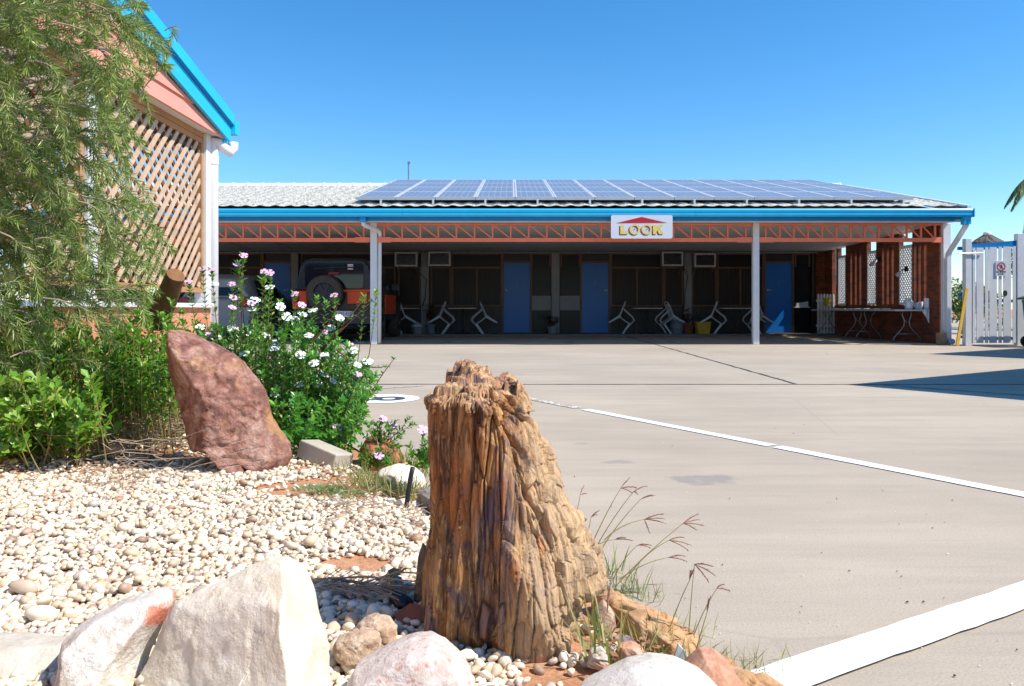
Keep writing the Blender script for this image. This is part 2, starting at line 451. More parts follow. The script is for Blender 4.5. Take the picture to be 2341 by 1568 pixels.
for x, t_ in ((-1.45,'3'), (1.3,'2'), (3.55,'1')):
    struct(disc(x, 17.6, .33, .004, dimcirc, '').build('number_circle', dimcirc))
    struct(text_mesh(t_, .5, M['roadblack'], 'painted_number', None, (x,17.6,.006), (0,0,0), 0, 1, .01))

# garden bed soil: a low mound inside the kerb
def bed_h(x, y):
    d = (Vector((x,y,0))-E0).dot(nEdge)         # <0 inside bed
    t = min(1, max(0, -d/.35))
    return -.01+.055*t*t*(3-2*t)+.045*min(1, max(0, (-d-.3)/1.6))+.008*mn.noise(Vector((x*2.3, y*2.3, 0)))
xs = np.linspace(-7.5, .8, 140); ys = np.linspace(.6, 7.8, 130); V = []; idx = {}; Fc = []
for j, y in enumerate(ys):
    xe = edge((y-E0.y)/dEdge.y).x+.03
    for i in range(140):
        x = -7.5+(xe+7.5)*(i/139)**.6
        V.append((x, y, bed_h(x, y)))
for j in range(129):
    for i in range(139):
        a = j*140+i; Fc.append((a, a+1, a+141, a+140))
struct(npmesh('garden_soil', V, Fc, M['earth']))

# ---- gravel ----
def ico(sub):
    import bmesh
    b = bmesh.new(); bmesh.ops.create_icosphere(b, subdivisions=sub, radius=1)
    v = np.array([x.co[:] for x in b.verts]); f = np.array([[q.index for q in x.verts] for x in b.faces]); b.free(); return v, f
ICO = {k: ico(k) for k in (1,2,5,6)}
def pebble_mat():
    t = NT('river_pebble'); a = t.attr('tint'); v = t.co()
    c = t.ramp(a, [(0, lin(230,216,190)), (.28, lin(240,230,208)), (.42, lin(218,194,160)), (.56, lin(244,234,214)), (.70, lin(208,186,156)), (.82, lin(192,168,138)), (.91, lin(186,178,172)), (.97, lin(160,124,96)), (1, lin(126,116,112))])
    n = t.noise(v, 60, 4, .6); c = t.mix(t.ramp(n, [(.42, 0), (.75, .4)]), c, lin(215,190,156))
    return t.set(c, .55, t.bump(n, .15, .003))
M['pebble'] = pebble_mat()
def pebbles(name, spots, sub, seed):
    V0, F0 = ICO[sub]; N = len(spots); r_ = np.random.RandomState(seed)
    S = np.array(spots)                       # x y z size
    sz = S[:,3:4]*np.stack([r_.uniform(.9,1.45,N), r_.uniform(.75,1.05,N), r_.uniform(.5,.8,N)], 1)
    q = np.array([Matrix.Rotation(rnd.uniform(0,6.28),3,'Z') @ Matrix.Rotation(rnd.gauss(0,.35),3,'X') @ Matrix.Rotation(rnd.gauss(0,.35),3,'Y') for _ in range(N)])
    # lumpy egg shapes
    k = r_.uniform(-.22,.22,(N,3)); base = V0[None]*(1+(V0[None]*k[:,None,:]).sum(2, keepdims=True)+.2*np.sin(V0[None]*3.3+r_.uniform(0,6,(N,1,3))).sum(2, keepdims=True)*.5)
    W = base*sz[:,None,:]; W = np.einsum('nij,nkj->nki', q, W)+S[:,None,:3]
    Fa = (F0[None]+(np.arange(N)*len(V0))[:,None,None]).reshape(-1,3)
    return npmesh(name, W.reshape(-1,3), Fa, M['pebble'], None, True, np.repeat(r_.uniform(0,1,N), len(V0)))
def bare(x, y):     # red earth patches without gravel
    p = Vector((x,y,0)); 
    q = mn.noise(Vector((x*1.7+3, y*1.7, 5)))+.5*mn.noise(Vector((x*5, y*5, 1)))
    d1 = math.hypot((x+.70)/.34, (y-3.02)/.26); d2 = math.hypot((x+.42)/.10, (y-2.12)/.07); d3 = math.hypot((x+2.2)/.9, (y-3.55)/.35)
    if x > .02 and y < 1.95 and rnd.random() < .8: return True
    return (d1 < 1+q*.6 and rnd.random() < .9) or d2 < 1 or (d3 < 1+q*.5 and rnd.random() < .75)
near, far = [], []
y = 1.15
while y < 4.1:
    s0 = .0084
    x = -2.9
    while x < .6:
        px = x+rnd.uniform(-.5,.5)*.0142; py = y+rnd.uniform(-.5,.5)*.0142
        d = (Vector((px,py,0))-E0).dot(nEdge)
        lim = -.12-.05*rnd.random()
        if d < lim and px > -.74*py-.4 and not bare(px, py):
            s = s0*math.exp(rnd.gauss(0,.30)); edgefade = py > 3.45+.25*math.sin(px*3)
            if not (edgefade and rnd.random() < .6):
                z = bed_h(px, py)+s*rnd.uniform(.3,1.3)
                (near if py < 1.95 else far).append((px, py, z, s))
        x += .0142
    y += .0132
stuff(pebbles('gravel', near+[], 2, 1), 'white and cream rounded river pebbles covering the front of the garden bed', 'gravel')
stuff(pebbles('gravel', far, 1, 2), 'paler finer looking pebbles farther back around the red boulder', 'gravel')
# ---------------- motel block with carport ----------------
XL, XR, YE, YP, YW = -14.0, 9.25, 15.83, 16.5, 22.7
PIT = .23; ZE = 2.80; YRI = 21.65
def roofz(y): return ZE+(y-YE)*PIT
mot = thing('motel_building', 'long low brick motel block with tiled roof, salmon truss beam and open carport', 'motel', (0,22,0))
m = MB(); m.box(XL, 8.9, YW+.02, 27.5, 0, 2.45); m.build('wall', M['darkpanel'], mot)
# tiled front slope with real waves and courses
nx = int((XR-XL)/.05); V = []; Fc = []; rows = []
yy = YE
while yy < YRI: rows += [(yy, 0.03), (yy+.315, 0.0)]; yy += .32
for (y, off) in rows:
    for i in range(nx+1):
        x = XL+(XR-XL)*i/nx
        wv = .5+.5*math.cos(2*math.pi*(x+ .15*(int((y-YE+.01)/.32) % 2)*0)/.3)
        V.append((x, y, roofz(y)+off+.024*wv**1.5+.004*mn.noise(Vector((x*9, y*9, 0)))))
for j in range(len(rows)-1):
    for i in range(nx):
        a = j*(nx+1)+i; Fc.append((a, a+1, a+nx+2, a+nx+1))
npmesh('roof', V, Fc, M['tile'], mot, False)
m = MB(); m.prism([(YRI, roofz(YRI)), (YRI, roofz(YRI)-.1), (28.0, 2.72), (28.0, 2.82)], XL, XR, 'x'); m.build('rear_roof', M['tile'], mot)
m = MB(); x = XL
while x < XR-.5:
    x2 = min(x+.42, XR)
    m.tube([(x, YRI, roofz(YRI)+.0), (x2-.02, YRI, roofz(YRI)+.0)], .10, 10); m.tube([(x2-.05, YRI, roofz(YRI)+.0), (x2, YRI, roofz(YRI)+.0)], .112, 10); x = x2
m.build('ridge_cap', M['white'], mot, smooth=False, auto=True)
m = MB(); m.box(XR-.02, XR+.09, YE, YRI, 0, .001)
m = MB(); m.loft([[(XR-.03,YE-.02,ZE-.13),(XR+.04,YE-.02,ZE-.13),(XR+.04,YE-.02,ZE+.05),(XR-.03,YE-.02,ZE+.05)], [(XR-.03,YRI,roofz(YRI)-.13),(XR+.04,YRI,roofz(YRI)-.13),(XR+.04,YRI,roofz(YRI)+.05),(XR-.03,YRI,roofz(YRI)+.05)]]); m.build('barge_board', M['white'], mot)
# gable infill on the right end
m = MB(); m.prism([(YE+.9, 2.62), (27.9, 2.62), (27.9, 2.75), (YRI, roofz(YRI)-.14), (YE+.9, roofz(YE+.9)-.14)], 9.14, 9.18, 'x'); m.build('gable_end', M['white'], mot)
# gutter with lipped profile
prof = [(YE-.10, 2.668), (YE-.115, 2.70), (YE-.115, 2.738), (YE-.10, 2.748), (YE-.10, 2.752), (YE-.118, 2.762), (YE-.122, 2.80), (YE-.106, 2.828), (YE-.09, 2.828), (YE-.09, 2.79), (YE+.02, 2.79), (YE+.02, 2.668)]
m = MB(); x = XL
while x < XR+.02:
    x2 = min(x+5.9, XR+.04); m.prism(prof, x, x2-.004, 'x'); x = x2
m.v = [(a, b, c-.058) for a, b, c in m.v]; m.build('gutter', M['blue'], mot)
m = MB(); m.box(XR+.045, XR+.055, YE-.13, YE+.05, 2.602, 2.777); m.build('gutter_end_cap', M['blue'], mot)
m = MB(); m.box(XL, XR-.25, YE+.03, YE+.06, 2.538, 2.735); m.box(XR-.246, XR+.03, YE+.03, YE+.06, 2.57, 2.735); m.build('fascia', M['fascia'], mot)
# soffit / ceiling
m = MB(); m.loft([[(XL,YE+.062,2.552),(XL,YE+.062,2.57),(XL,YP+.15,2.60),(XL,YP+.15,2.565)],[(XR-.05,YE+.062,2.552),(XR-.05,YE+.062,2.57),(XR-.05,YP+.15,2.60),(XR-.05,YP+.15,2.565)]]); m.box(XL, XR-.05, YE+.062, YE+.09, 2.520, 2.551); m.build('soffit', M['soffit'], mot)
m = MB(); m.prism([(YP+.152, 2.56), (YW, 2.42), (YW, 2.46), (YP+.152, 2.60)], XL, 9.20, 'x'); m.build('ceiling', M['ceiling'], mot)
m = MB()
x = XL+.6
while x < 9.0: m.prism([(YP+.2,2.556),(YP+.2,2.548),(YW-.03,2.407),(YW-.03,2.416)], x, x+.04, 'x'); x += 1.2
m.build('ceiling_batten', M['ceiling'], mot)
m = MB(); m.box(XL, 8.85, YW-.06, YW+.01, 2.36, 2.40); m.build('cornice', M['pillar'], mot)
# posts
for x0, x1 in ((-2.985,-2.845), (5.08,5.21), (-11.05,-10.91)):
    m = MB(); m.box(x0, x1, YP-.06, YP+.06, 0, 2.56); m.build('post', M['white'], mot, bevel=.008)
m = MB(); m.box(9.08, 9.24, YP-.06, YP+.04, 0, 2.55); m.build('post', M['white'], mot, bevel=.006)
# trusses
def truss(xa, xb, n):
    m = MB()
    m.box(xa, xb, YP-.03, YP+.03, 2.515, 2.55)
    m.box(xa, xb, YP-.04, YP+.04, 2.165, 2.245)
    for i in range(n+1):
        x = xa+.14+(xb-xa-.28)*i/n
        m.box(x-.016, x+.016, YP-.02, YP+.02, 2.245, 2.515)
        if i < n:
            x2 = xa+.14+(xb-xa-.28)*(i+1)/n
            m.bar((x+.02, YP, 2.515), (x2-.02, YP, 2.245), .025, .025, (0,1,0))
    m.build('truss_beam', M['salmon'], mot)
truss(-10.9, -2.99, 21); truss(-2.84, 5.075, 20); truss(5.215, 9.075, 12); truss(-14, -11.06, 8)
for x in (-3.0, 5.06):
    for dx in (-.31, .155):
        for z0, z1 in ((2.150,2.26),(2.50,2.553)): m = MB(); m.box(x+dx, x+dx+.3, YP-.047, YP-.041, z0, z1); m.build('gusset_plate', M['salmon'], mot)
m = MB(); m.box(8.84, 9.075, YP-.047, YP-.041, 2.15, 2.26); m.build('gusset_plate', M['salmon'], mot)
# downpipes
m = MB(); m.box(-3.07, -2.95, YE-.09, YE+.01, 2.51, 2.609); m.build('gutter_outlet', M['fascia'], mot)
m = MB(); m.tube([(-3.01,YE-.04,2.52),(-3.01,YE-.02,2.47),(-2.98,YE+.05,2.44),(-2.90,YE+.20,2.42),(-2.80,YP-.05,2.39),(-2.79,YP+.01,2.31),(-2.80,YP+.02,2.1),(-2.81,YP+.02,.02)], .045, 12); m.build('downpipe', M['white'], mot, smooth=True)
m = MB(); m.box(9.12, 9.26, YE-.08, YE+.05, 2.46, 2.608); m.build('gutter_outlet', M['blue'], mot)
m = MB()
def q4(cx, cy, z, w=.05, h=.04): return [(cx-w,cy-h,z),(cx+w,cy-h,z),(cx+w,cy+h,z),(cx-w,cy+h,z)]
m.loft([q4(9.19,YE-.01,2.46), q4(9.19,YE,2.42), q4(9.16,YP-.13,1.93), q4(9.15,YP-.12,1.85), q4(9.15,YP-.12,.12), q4(9.16,YP-.16,.02)])
m.build('downpipe', M['white'], mot, bevel=.008)
m = MB(); m.tube([(9.16,YP-.26,.07),(9.16,YP-.17,.07)], .06, 14); m.build('drain_mouth', M['plastic'], mot)

# ---- room fronts ----
K = YW/F
def X(u): return (u-1170.5)*K
def Z(v): return CAMH-(v-706.0)*K
ZS = .05
def panel(nm, u0, u1, z0, z1, y0, y1, mat, bevel=0):
    m = MB(); m.box(X(u0), X(u1), y0, y1, z0, z1); return m.build(nm, mat, mot, bevel=bevel)
for (a, b) in ((964,981), (1260.5,1278.5), (1562,1578.5), (669,684), (375,391), (90,106)):
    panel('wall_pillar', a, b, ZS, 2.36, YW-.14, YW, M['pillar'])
panel('end_pillar', 1852, 1857, ZS, 2.36, YW-.14, YW, M['black'])
for (a, b) in ((1212.5,1259.5), (1280,1328)):
    panel('white_panel', a, b, 0.71, 1.13, YW-.062, YW-.047, M['pillar'])
def window(u0, u1, z0, z1, n=2):
    x0, x1 = X(u0), X(u1); m = MB(); t = .045
    m.box(x0, x1, YW-.08, YW-.01, z1-t, z1); m.box(x0, x1, YW-.08, YW-.01, z0, z0+t)
    for i in range(n+1):
        xx = x0+(x1-x0-t)*i/n; m.box(xx, xx+t, YW-.078, YW-.01, z0+t, z1-t)
    f = m.build('window_frame', M['frame'], mot)
    for i in range(n):
        m = MB(); xa = x0+(x1-x0-t)*i/n+t; xb = x0+(x1-x0-t)*(i+1)/n
        m.box(xa, xb, YW-.045, YW-.02, z0+t, z1-t); m.build('pane', M['curtain'], f)
def fan(u0, u1, z0, z1):
    x0, x1 = X(u0), X(u1); m = MB(); t = .04
    m.box(x0, x1, YW-.08, YW-.01, z1-t, z1); m.box(x0, x0+t, YW-.078, YW-.01, z0, z1-t); m.box(x1-t, x1, YW-.078, YW-.01, z0, z1-t)
    f = m.build('window_frame', M['frame'], mot)
    m = MB(); m.box(x0+t, x1-t, YW-.045, YW-.02, z0, z1-t); m.build('pane', M['glass'], f)
def clad(u0, u1):
    m = MB(); x = X(u0)
    while x < X(u1)-.03: m.box(x, min(x+.13, X(u1)), YW-.05, YW, ZS, .80); x += .138
    m.build('cladding', M['cladding'], mot)
zw0, zw1, zt = .82, 1.965, 2.36
for (a, b, n) in ((1033,1148,2),(985,1032,1),(911,963,1),(1395,1516,2),(1517,1561,1),(1580,1637,1),(1638,1744,2),(690,905,3),(393,600,3),(110,330,3)):
    window(a, b, zw0, zw1, n); clad(a, b)
    if b not in (1032,963,1561,1637): fan(a, b, zw1+.003, zt)
for (a, b) in ((1214,1259),(1281,1326),(1815,1850)):
    fan(a, b, 1.97, zt); m = MB(); m.box(X(a), X(b), YW-.045, YW-.02, ZS, 1.965); m.build('dark_pane', M['glass'], mot)
def door(u0, u1, num, hside, fu0, fu1):
    x0, x1 = X(u0), X(u1); z1 = 2.09
    m = MB(); t = .05
    m.box(x0-t, x0, YW-.09, YW, ZS, zt); m.box(x1, x1+t, YW-.09, YW, ZS, zt); m.box(x0, x1, YW-.085, YW, z1, z1+.045)
    m.build('door_frame', M['frame'], mot)
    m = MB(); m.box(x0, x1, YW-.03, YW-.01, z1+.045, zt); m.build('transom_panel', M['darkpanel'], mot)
    m = MB(); m.box(x0+.004, x1-.004, YW-.06, YW-.02, ZS+.015, z1-.004)
    d = m.build('door', M['door'], mot, bevel=.003)
    if num:
        text_mesh(num, .17, M['number'], 'door_number', mot, ((x0+x1)/2, YW-.066, 1.50), (R(90),0,0), .004).parent = mot
    hx = x0+.07 if hside < 0 else x1-.07
    m = MB(); m.tube([(hx,YW-.06,1.04+.25),(hx,YW-.11,1.04+.25)], .012, 8); m.tube([(hx,YW-.11,1.29),(hx-hside*.10,YW-.11,1.29)], .011, 8); m.lathe([(0,-.0),(.03,0),(.03,.012),(0,.012)], (hx,YW-.075,1.29), 12, 'y')
    o = m.build('handle', M['alum'], mot, smooth=True)
    m = MB(); m.box(x0, x1, YW-.16, YW-.0, ZS, ZS+.012); m.build('door_sill', M['frame'], mot)
door(1151,1212,'3',-1,0,0); door(1329,1391,'2',1,0,0); door(1748,1809,'1',-1,0,0)
door(605,665,'4',1,0,0); door(335,371,'',1,0,0)
# side brick wall with slotted piers and white lattice bays
WX0, WX1 = 9.10, 9.21
def pier(y0, y1, slots):
    m = MB(); cuts = []; w_ = .105
    ys_ = [y0]
    for s in slots: ys_ += [s, s+w_]
    ys_.append(y1)
    for i in range(0, len(ys_), 2): m.box(WX0, WX1, ys_[i], ys_[i+1], .86, 2.25)
    for i in range(1, len(ys_)-1, 2): pass
    m.box(WX0, WX1, y0, y1, 2.25, 2.62); m.box(WX0, WX1, y0, y1, 0, .86)
    m.build('brick_pier', M['brick'], mot)
pier(YP+.12, 17.76, (17.15,17.38,17.61-.03))
pier(18.37, 19.52, (18.62,18.86,19.10)); pier(20.03, 21.30, (20.35,20.62,20.9)); pier(21.82, 21.93, ())
m = MB(); m.box(WX0, WX1, 21.93, 22.2, 0, .86); m.build('brick_sill_wall', M['brick'], mot)
pier(22.20, 22.85, ())
def lattice(y0, y1):
    m = MB(); m.box(WX0+.01, WX1-.01, y0, y1, 0, .84); m.build('brick_sill_wall', M['brick'], mot)
    fr = MB(); zb, zt_ = .85, 2.22
    fr.box(WX0+.0, WX0+.06, y0, y0+.04, zb, zt_); fr.box(WX0+.0, WX0+.06, y1-.04, y1, zb, zt_)
    fr.box(WX0+.0, WX0+.06, y0+.04, y1-.04, zb, zb+.04); fr.box(WX0+.0, WX0+.06, y0+.04, y1-.04, zt_-.04, zt_)
    o = fr.build('lattice_frame', M['white'], mot)
    s = MB(); H = zt_-zb-.08; Wd = y1-y0-.08; sp = .105
    for sg, xx in ((1, WX0+.02), (-1, WX0+.036)):
        k = -int(H/sp)-1
        while k*sp < Wd+H:
            a0 = k*sp; # line y = a0 + sg*(z) clipped
            z_a, z_b = 0, H
            ya = a0; yb = a0+H
            if ya < 0: z_a = -ya; ya = 0
            if yb > Wd: z_b = H-(yb-Wd); yb = Wd
            if z_b-z_a > .03:
                A = (ya, z_a); B = (yb, z_b)
                if sg < 0: A = (Wd-ya, z_a); B = (Wd-yb, z_b)
                s.bar((xx, y0+.04+A[0], zb+.04+A[1]), (xx, y0+.04+B[0], zb+.04+B[1]), .015, .034, (1,0,0)) if False else s.bar((xx, y0+.04+A[0], zb+.04+A[1]), (xx, y0+.04+B[0], zb+.04+B[1]), .032, .014, (1,0,0))
            k += 1
    s.build('lattice', M['white'], o)
for a, b in ((17.765,18.365), (19.525,20.025), (21.305,21.815)): lattice(a, b)
m = MB(); m.box(WX0, WX1, 17.765, 18.365, 2.50, 2.62); m.box(WX0, WX1, 19.525, 20.025, 2.5, 2.62); m.box(WX0, WX1, 21.305, 21.815, 2.5, 2.62); m.build('lintel', M['white'], mot)
m = MB(); m.box(8.82, 9.09, YW-.02, YW+.3, 0, 2.42); m.build('brick_pier', M['brick'], mot)

# ---- solar panels, each a thing ----
PW, PH, PX0, PY0 = .838, 1.46, -3.28, 16.42
ordn = ['first','second','third','fourth','fifth','sixth','seventh','eighth','ninth','tenth','eleventh','twelfth','thirteenth','fourteenth']
rown = ['front row nearest the gutter', 'second row up from the gutter', 'third row up from the gutter', 'top row along the ridge']
ang = math.atan(PIT)
pr = thing('solar_panel', 'x', 'solar panel')
m = MB(); t = .036; W2 = PW-.012; H2 = PH-.012
m.box(0, W2, 0, t, -.02, .042); m.box(0, W2, H2-t, H2, 0, .042); m.box(0, t, t, H2-t, 0, .042); m.box(W2-t, W2, t, H2-t, 0, .042)
m.build('frame', M['alum'], pr)
m = MB(); m.box(t, W2-t, t, H2-t, .02, .036); m.build('cell_sheet', M['pv'], pr)
for r_ in range(4):
    for c_ in range(14):
        y = PY0+r_*PH*math.cos(ang); loc = (PX0+c_*PW, y, roofz(y)+.125)
        lab = f"dark blue solar panel, {ordn[c_]} from the left in the {rown[r_]}"
        if r_ == c_ == 0: pr.location = loc; pr.rotation_euler = (ang,0,0); pr['label'] = lab; pr['group'] = 'solar panels on the tiled roof'; o = pr
        else: dup(pr, loc, (ang,0,0), lab, 'solar panels on the tiled roof')
rk = thing('mounting_rail', 'aluminium rail on small feet carrying the solar panels over the tiles', 'mounting rail', (PX0, PY0+.2, roofz(PY0)), 0)
m = MB()
for dy in (.25, 1.1, 1.7, 2.55, 3.15, 4.0, 4.6, 5.4):
    y = PY0+dy; m.box(PX0+.02, PX0+14*PW-.05, y-.02, y+.02, roofz(y)+.08, roofz(y)+.115)
m.build('rail', M['alum'], rk)
m = MB()
for i in range(11):
    for dy in (.02, 2.5): y = PY0+dy; m.box(PX0+.5+i*1.1, PX0+.54+i*1.1, y-.02, y+.25, roofz(y)+.01, roofz(y)+.118)
m.build('rail_foot', M['alum'], rk)
o = MB(); x = (934-1170.5)/F*23; o.tube([(x,23,3.6),(x,23,CAMH-(369-706)/F*23)], .022, 8); z = CAMH-(371-706)/F*23; o.box(x-.03,x+.05,22.97,23.03,z-.04,z+.02)
tag(o.build('vent_pole', M['grey'], None), 'thin metal pole standing up behind the ridge left of the solar panels', 'pole')

# LOOK sign
YS = YE-.16
sg = thing('sign_board', 'white LOOK sign with a dark red roof shape, fixed to the truss beam', 'sign', ((1467-1170.5)/F*YS, YS, 2.4))
K3 = YS/F
def sx(px): return (1378.4+px*.07747-1170.5)*K3     # crop pixel -> metres (crop 2280..2580 shown 2341 wide)
def sz(py): return CAMH-(477.6+py*.07747-706)*K3
def rrect(x0, x1, z0, z1, r):
    pts = []
    for cx, cz, a0 in ((x1-r,z0+r,-90),(x1-r,z1-r,0),(x0+r,z1-r,90),(x0+r,z0+r,180)):
        for i in range(5): a = R(a0+i*22.5); pts.append((cx+r*math.cos(a), cz+r*math.sin(a)))
    return pts
m = MB(); m.prism(rrect(sx(238), sx(2055), sz(872), sz(180), .035), YS-.004, YS+.02, 'y'); m.build('board', M['signwhite'], sg)
def spoly(pts, mat, nm, d, off=0):
    m = MB(); m.quad(*[(sx(x), YS-.004-d, sz(y)) for x, y in pts]); return m
spoly([(380,420),(1900,412),(1140,235)], 0, '', .003).build('red_roof_shape', M['redsign'], sg)
def glyphs(dx, dy, d, mat, nm):
    m = MB(); y = YS-.004-d
    def pg(pts): m.quad(*[(sx(x+dx), y, sz(q+dy)) for x, q in pts])
    pg([(510,480),(612,470),(612,665),(510,745)]); pg([(510,745),(612,665),(755,662),(735,745)])
    for cx in (937, 1290):
        for i in range(40):
            a = 2*math.pi*i/40; b = 2*math.pi*(i+1)/40
            pg([(cx+100*math.cos(a),605+105*math.sin(a)),(cx+158*math.cos(a),605+155*math.sin(a)),(cx+158*math.cos(b),605+155*math.sin(b)),(cx+100*math.cos(b),605+105*math.sin(b))])
    pg([(1475,470),(1580,465),(1580,745),(1475,745)]); pg([(1580,555),(1655,470),(1790,462),(1680,580),(1580,660)]); pg([(1600,640),(1680,570),(1795,740),(1660,748)])
    m.build(nm, mat, sg)
glyphs(-32, 28, .003, M['maroon'], 'letter_shadow'); glyphs(0, 0, .006, M['yelsign'], 'lettering')
m = MB()
for cx in (930, 1295): m.lathe([(0,0),(.012,0)], (sx(cx), YS-.011, sz(608)), 12, 'y')
for cx in (937, 1290):
    for a in (-60, -100, 150, 30): m.lathe([(0,0),(.006,0)], (sx(cx+62*math.cos(R(a))), YS-.011, sz(605+62*math.sin(R(a)))), 8, 'y')
m.build('dot_mark', M['ink'], sg)

# air conditioners
def aircon(u0, u1, v0, v1, label):
    y = YW-.42; k = y/F; x0 = (u0-1170.5)*k; x1 = (u1-1170.5)*k; z1 = CAMH-(v0-706)*k; z0 = CAMH-(v1-706)*k
    t = thing('air_conditioner', label, 'air conditioner', ((x0+x1)/2, y, z0), 0, 'wall air conditioners')
    m = MB(); e = .045
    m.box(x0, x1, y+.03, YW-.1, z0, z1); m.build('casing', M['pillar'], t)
    m = MB(); m.box(x0, x1, y, y+.029, z1-e, z1); m.box(x0, x1, y, y+.029, z0, z0+e); m.box(x0, x0+e, y, y+.029, z0+e, z1-e); m.box(x1-e, x1, y, y+.029, z0+e, z1-e); m.build('front_frame', M['plastic'], t)
    m = MB(); m.box(x0+e, x1-e, y+.018, y+.028, z0+e, z1-e); 
    n = 9
    for i in range(1, n): xx = x0+e+(x1-x0-2*e)*i/n; m.box(xx-.004, xx+.004, y+.008, y+.018, z0+e, z1-e)
    for i in range(1, 7): zz = z0+e+(z1-z0-2*e)*i/7; m.box(x0+e, x1-e, y+.009, y+.0175, zz-.003, zz+.003)
    m.build('grille', M['darkblue'], t)
    m = MB(); m.bar((x0+.05,y+.1,z0-.01),(x0+.05,YW-.02,z0-.2),.03,.03); m.bar((x1-.05,y+.1,z0-.01),(x1-.05,YW-.02,z0-.2),.03,.03); m.build('bracket', M['grey'], t)
aircon(902.6,954,576,609,'boxy wall air conditioner above the window just right of the dark 4WD')
aircon(979,1030,575,608,'boxy wall air conditioner beside the white pillar left of door 3')
aircon(1513.7,1562,575,608,'boxy wall air conditioner between the LOOK sign and the second carport post')
aircon(1588,1637,579,610,'slightly lower wall air conditioner nearest the right carport post')
def cable(pts, label):
    m = MB(); m.tube(pts, .012, 6); tag(m.build('drain_hose', M['black'], None, smooth=True), label, 'hose')
yq = YW-.2
cable([((u-1170.5)/F*yq, yq, CAMH-(v-706)/F*yq) for u, v in ((935,610),(945,622),(965,628),(975,640),(972,680),(966,700))], 'thin drain hose curving from air conditioner to pillar left of door 3')
cable([((u-1170.5)/F*yq, yq, CAMH-(v-706)/F*yq) for u, v in ((1555,609),(1568,618),(1572,632),(1566,670),(1563,712))], 'thin drain hose hanging down the pillar right of door 2')
# ceiling lights
def batten(u0, u1, v, y, label, mat):
    x0 = (u0-1170.5)/F*y; x1 = (u1-1170.5)/F*y
    zc = 2.56-(y-YP-.15)*.0231
    t = thing('ceiling_light', label, 'light', ((x0+x1)/2, y, zc), 0, 'ceiling batten lights')
    m = MB(); m.box(x0, x1, y-.03, y+.03, zc-.055, zc-.012); m.build('batten', M['plastic'], t)
    m = MB(); m.tube([(x0+.03,y,zc-.072),(x1-.03,y,zc-.072)], .016, 8); m.build('tube', mat, t)
batten(868,975,555,19.4,'unlit tube light on the carport ceiling beside the left post', M['yellow'])
batten(1580,1694,555,19.4,'unlit tube light on the carport ceiling between sign and right post', M['cup'])
for (u, v, y, lab) in ((1999,592,19.3,'black spotlight on the brick pier nearer the rooms'), (2058,615,18.0,'black spotlight with pale lamp beside the nearest white lattice')):
    p = P(u, v, y); x = WX0
    t = thing('spotlight', lab, 'spotlight', (x, y, p.z), 0, 'wall spotlights')
    m = MB(); m.box(x-.03, x-.002, y-.06, y+.06, p.z-.06, p.z+.06); m.build('mount', M['black'], t)
    m = MB(); m.tube([(x-.03,y,p.z),(x-.12,y-.03,p.z-.05)], .02, 8); m.build('arm', M['black'], t)
    m = MB(); m.tube([(x-.10,y-.02,p.z-.03),(x-.26,y-.07,p.z-.15)], [.035,.05], 14); m.build('lamp_head', M['plastic'], t, smooth=True)
# ---------------- furniture under the carport ----------------
def chair_proto(label):
    """monobloc armchair, front toward +x, origin between the front feet"""
    t = thing('plastic_chair', label, 'chair')
    m = MB(); rr = [[(.0,-.22,.43),(.0,.22,.43),(-.01,.23,.40),(-.01,-.23,.40)], [(-.2,-.23,.405),(-.2,.23,.405),(-.2,.235,.375),(-.2,-.235,.375)], [(-.43,-.20,.395),(-.43,.20,.395),(-.43,.21,.365),(-.43,-.21,.365)]]
    m.loft(rr); m.build('seat', M['plastic'], t)
    m = MB()
    for i in range(7):
        y0 = -.18+i*.053; m.loft([[(-.42,y0,.38),(-.42,y0+.03,.38),(-.44,y0+.03,.38),(-.44,y0,.38)], [(-.56,y0*1.05,.80),(-.56,y0*1.05+.03,.80),(-.575,y0*1.05+.03,.80),(-.575,y0*1.05,.80)]])
    m.tube([(-.43,-.215,.38),(-.52,-.225,.66),(-.57,-.2,.82),(-.60,-.08,.88),(-.60,.08,.88),(-.57,.2,.82),(-.52,.225,.66),(-.43,.215,.38)], .025, 8)
    m.build('backrest', M['plastic'], t)
    for s in (-1, 1):
        m = MB(); m.tube([(-.535,s*.225,.68),(-.38,s*.27,.655),(-.1,s*.275,.65),(.02,s*.265,.60),(.02,s*.245,.42)], [.024,.028,.028,.028,.024], 8); m.build('armrest', M['plastic'], t, smooth=True)
        m = MB(); m.loft([[(x-a,s*y-b,z),(x+a,s*y-b,z),(x+a,s*y+b,z),(x-a,s*y+b,z)] for x,y,z,a,b in ((-.01,.235,.43,.036,.024),(0,.25,.2,.029,.022),(.02,.265,0,.024,.02))]); m.build('leg', M['plastic'], t)
        m = MB(); m.loft([[(x-a,s*y-b,z),(x+a,s*y-b,z),(x+a,s*y+b,z),(x-a,s*y+b,z)] for x,y,z,a,b in ((-.43,.215,.42,.042,.024),(-.50,.24,.2,.031,.022),(-.575,.255,0,.024,.02))]); m.build('leg', M['plastic'], t)
    return t
TA = R(40)
sets = [ # table centre x, y, depth ; chairs side
 (908.5,1018.5), ]
YT = 22.0
def ux(u, y=YT): return (u-1170.5)/F*y
chair = None
def put_chair(u_foot, side, label, ry=TA, y=YT, rz=0):
    global chair
    if chair is None: chair = chair_proto(label); o = chair
    else: o = dup(chair, None, None, label)
    o['group'] = 'white plastic chairs tipped against the tables'; o.scale = (.84,.84,.84)
    zz = ZS if y > 21.5 else 0
    o.location = (ux(u_foot, y), y, zz+.005)
    rot = Matrix.Rotation(rz+(0 if side > 0 else math.pi), 4, 'Z') @ Matrix.Rotation(ry, 4, 'Y')
    o.rotation_euler = rot.to_euler()
    return o
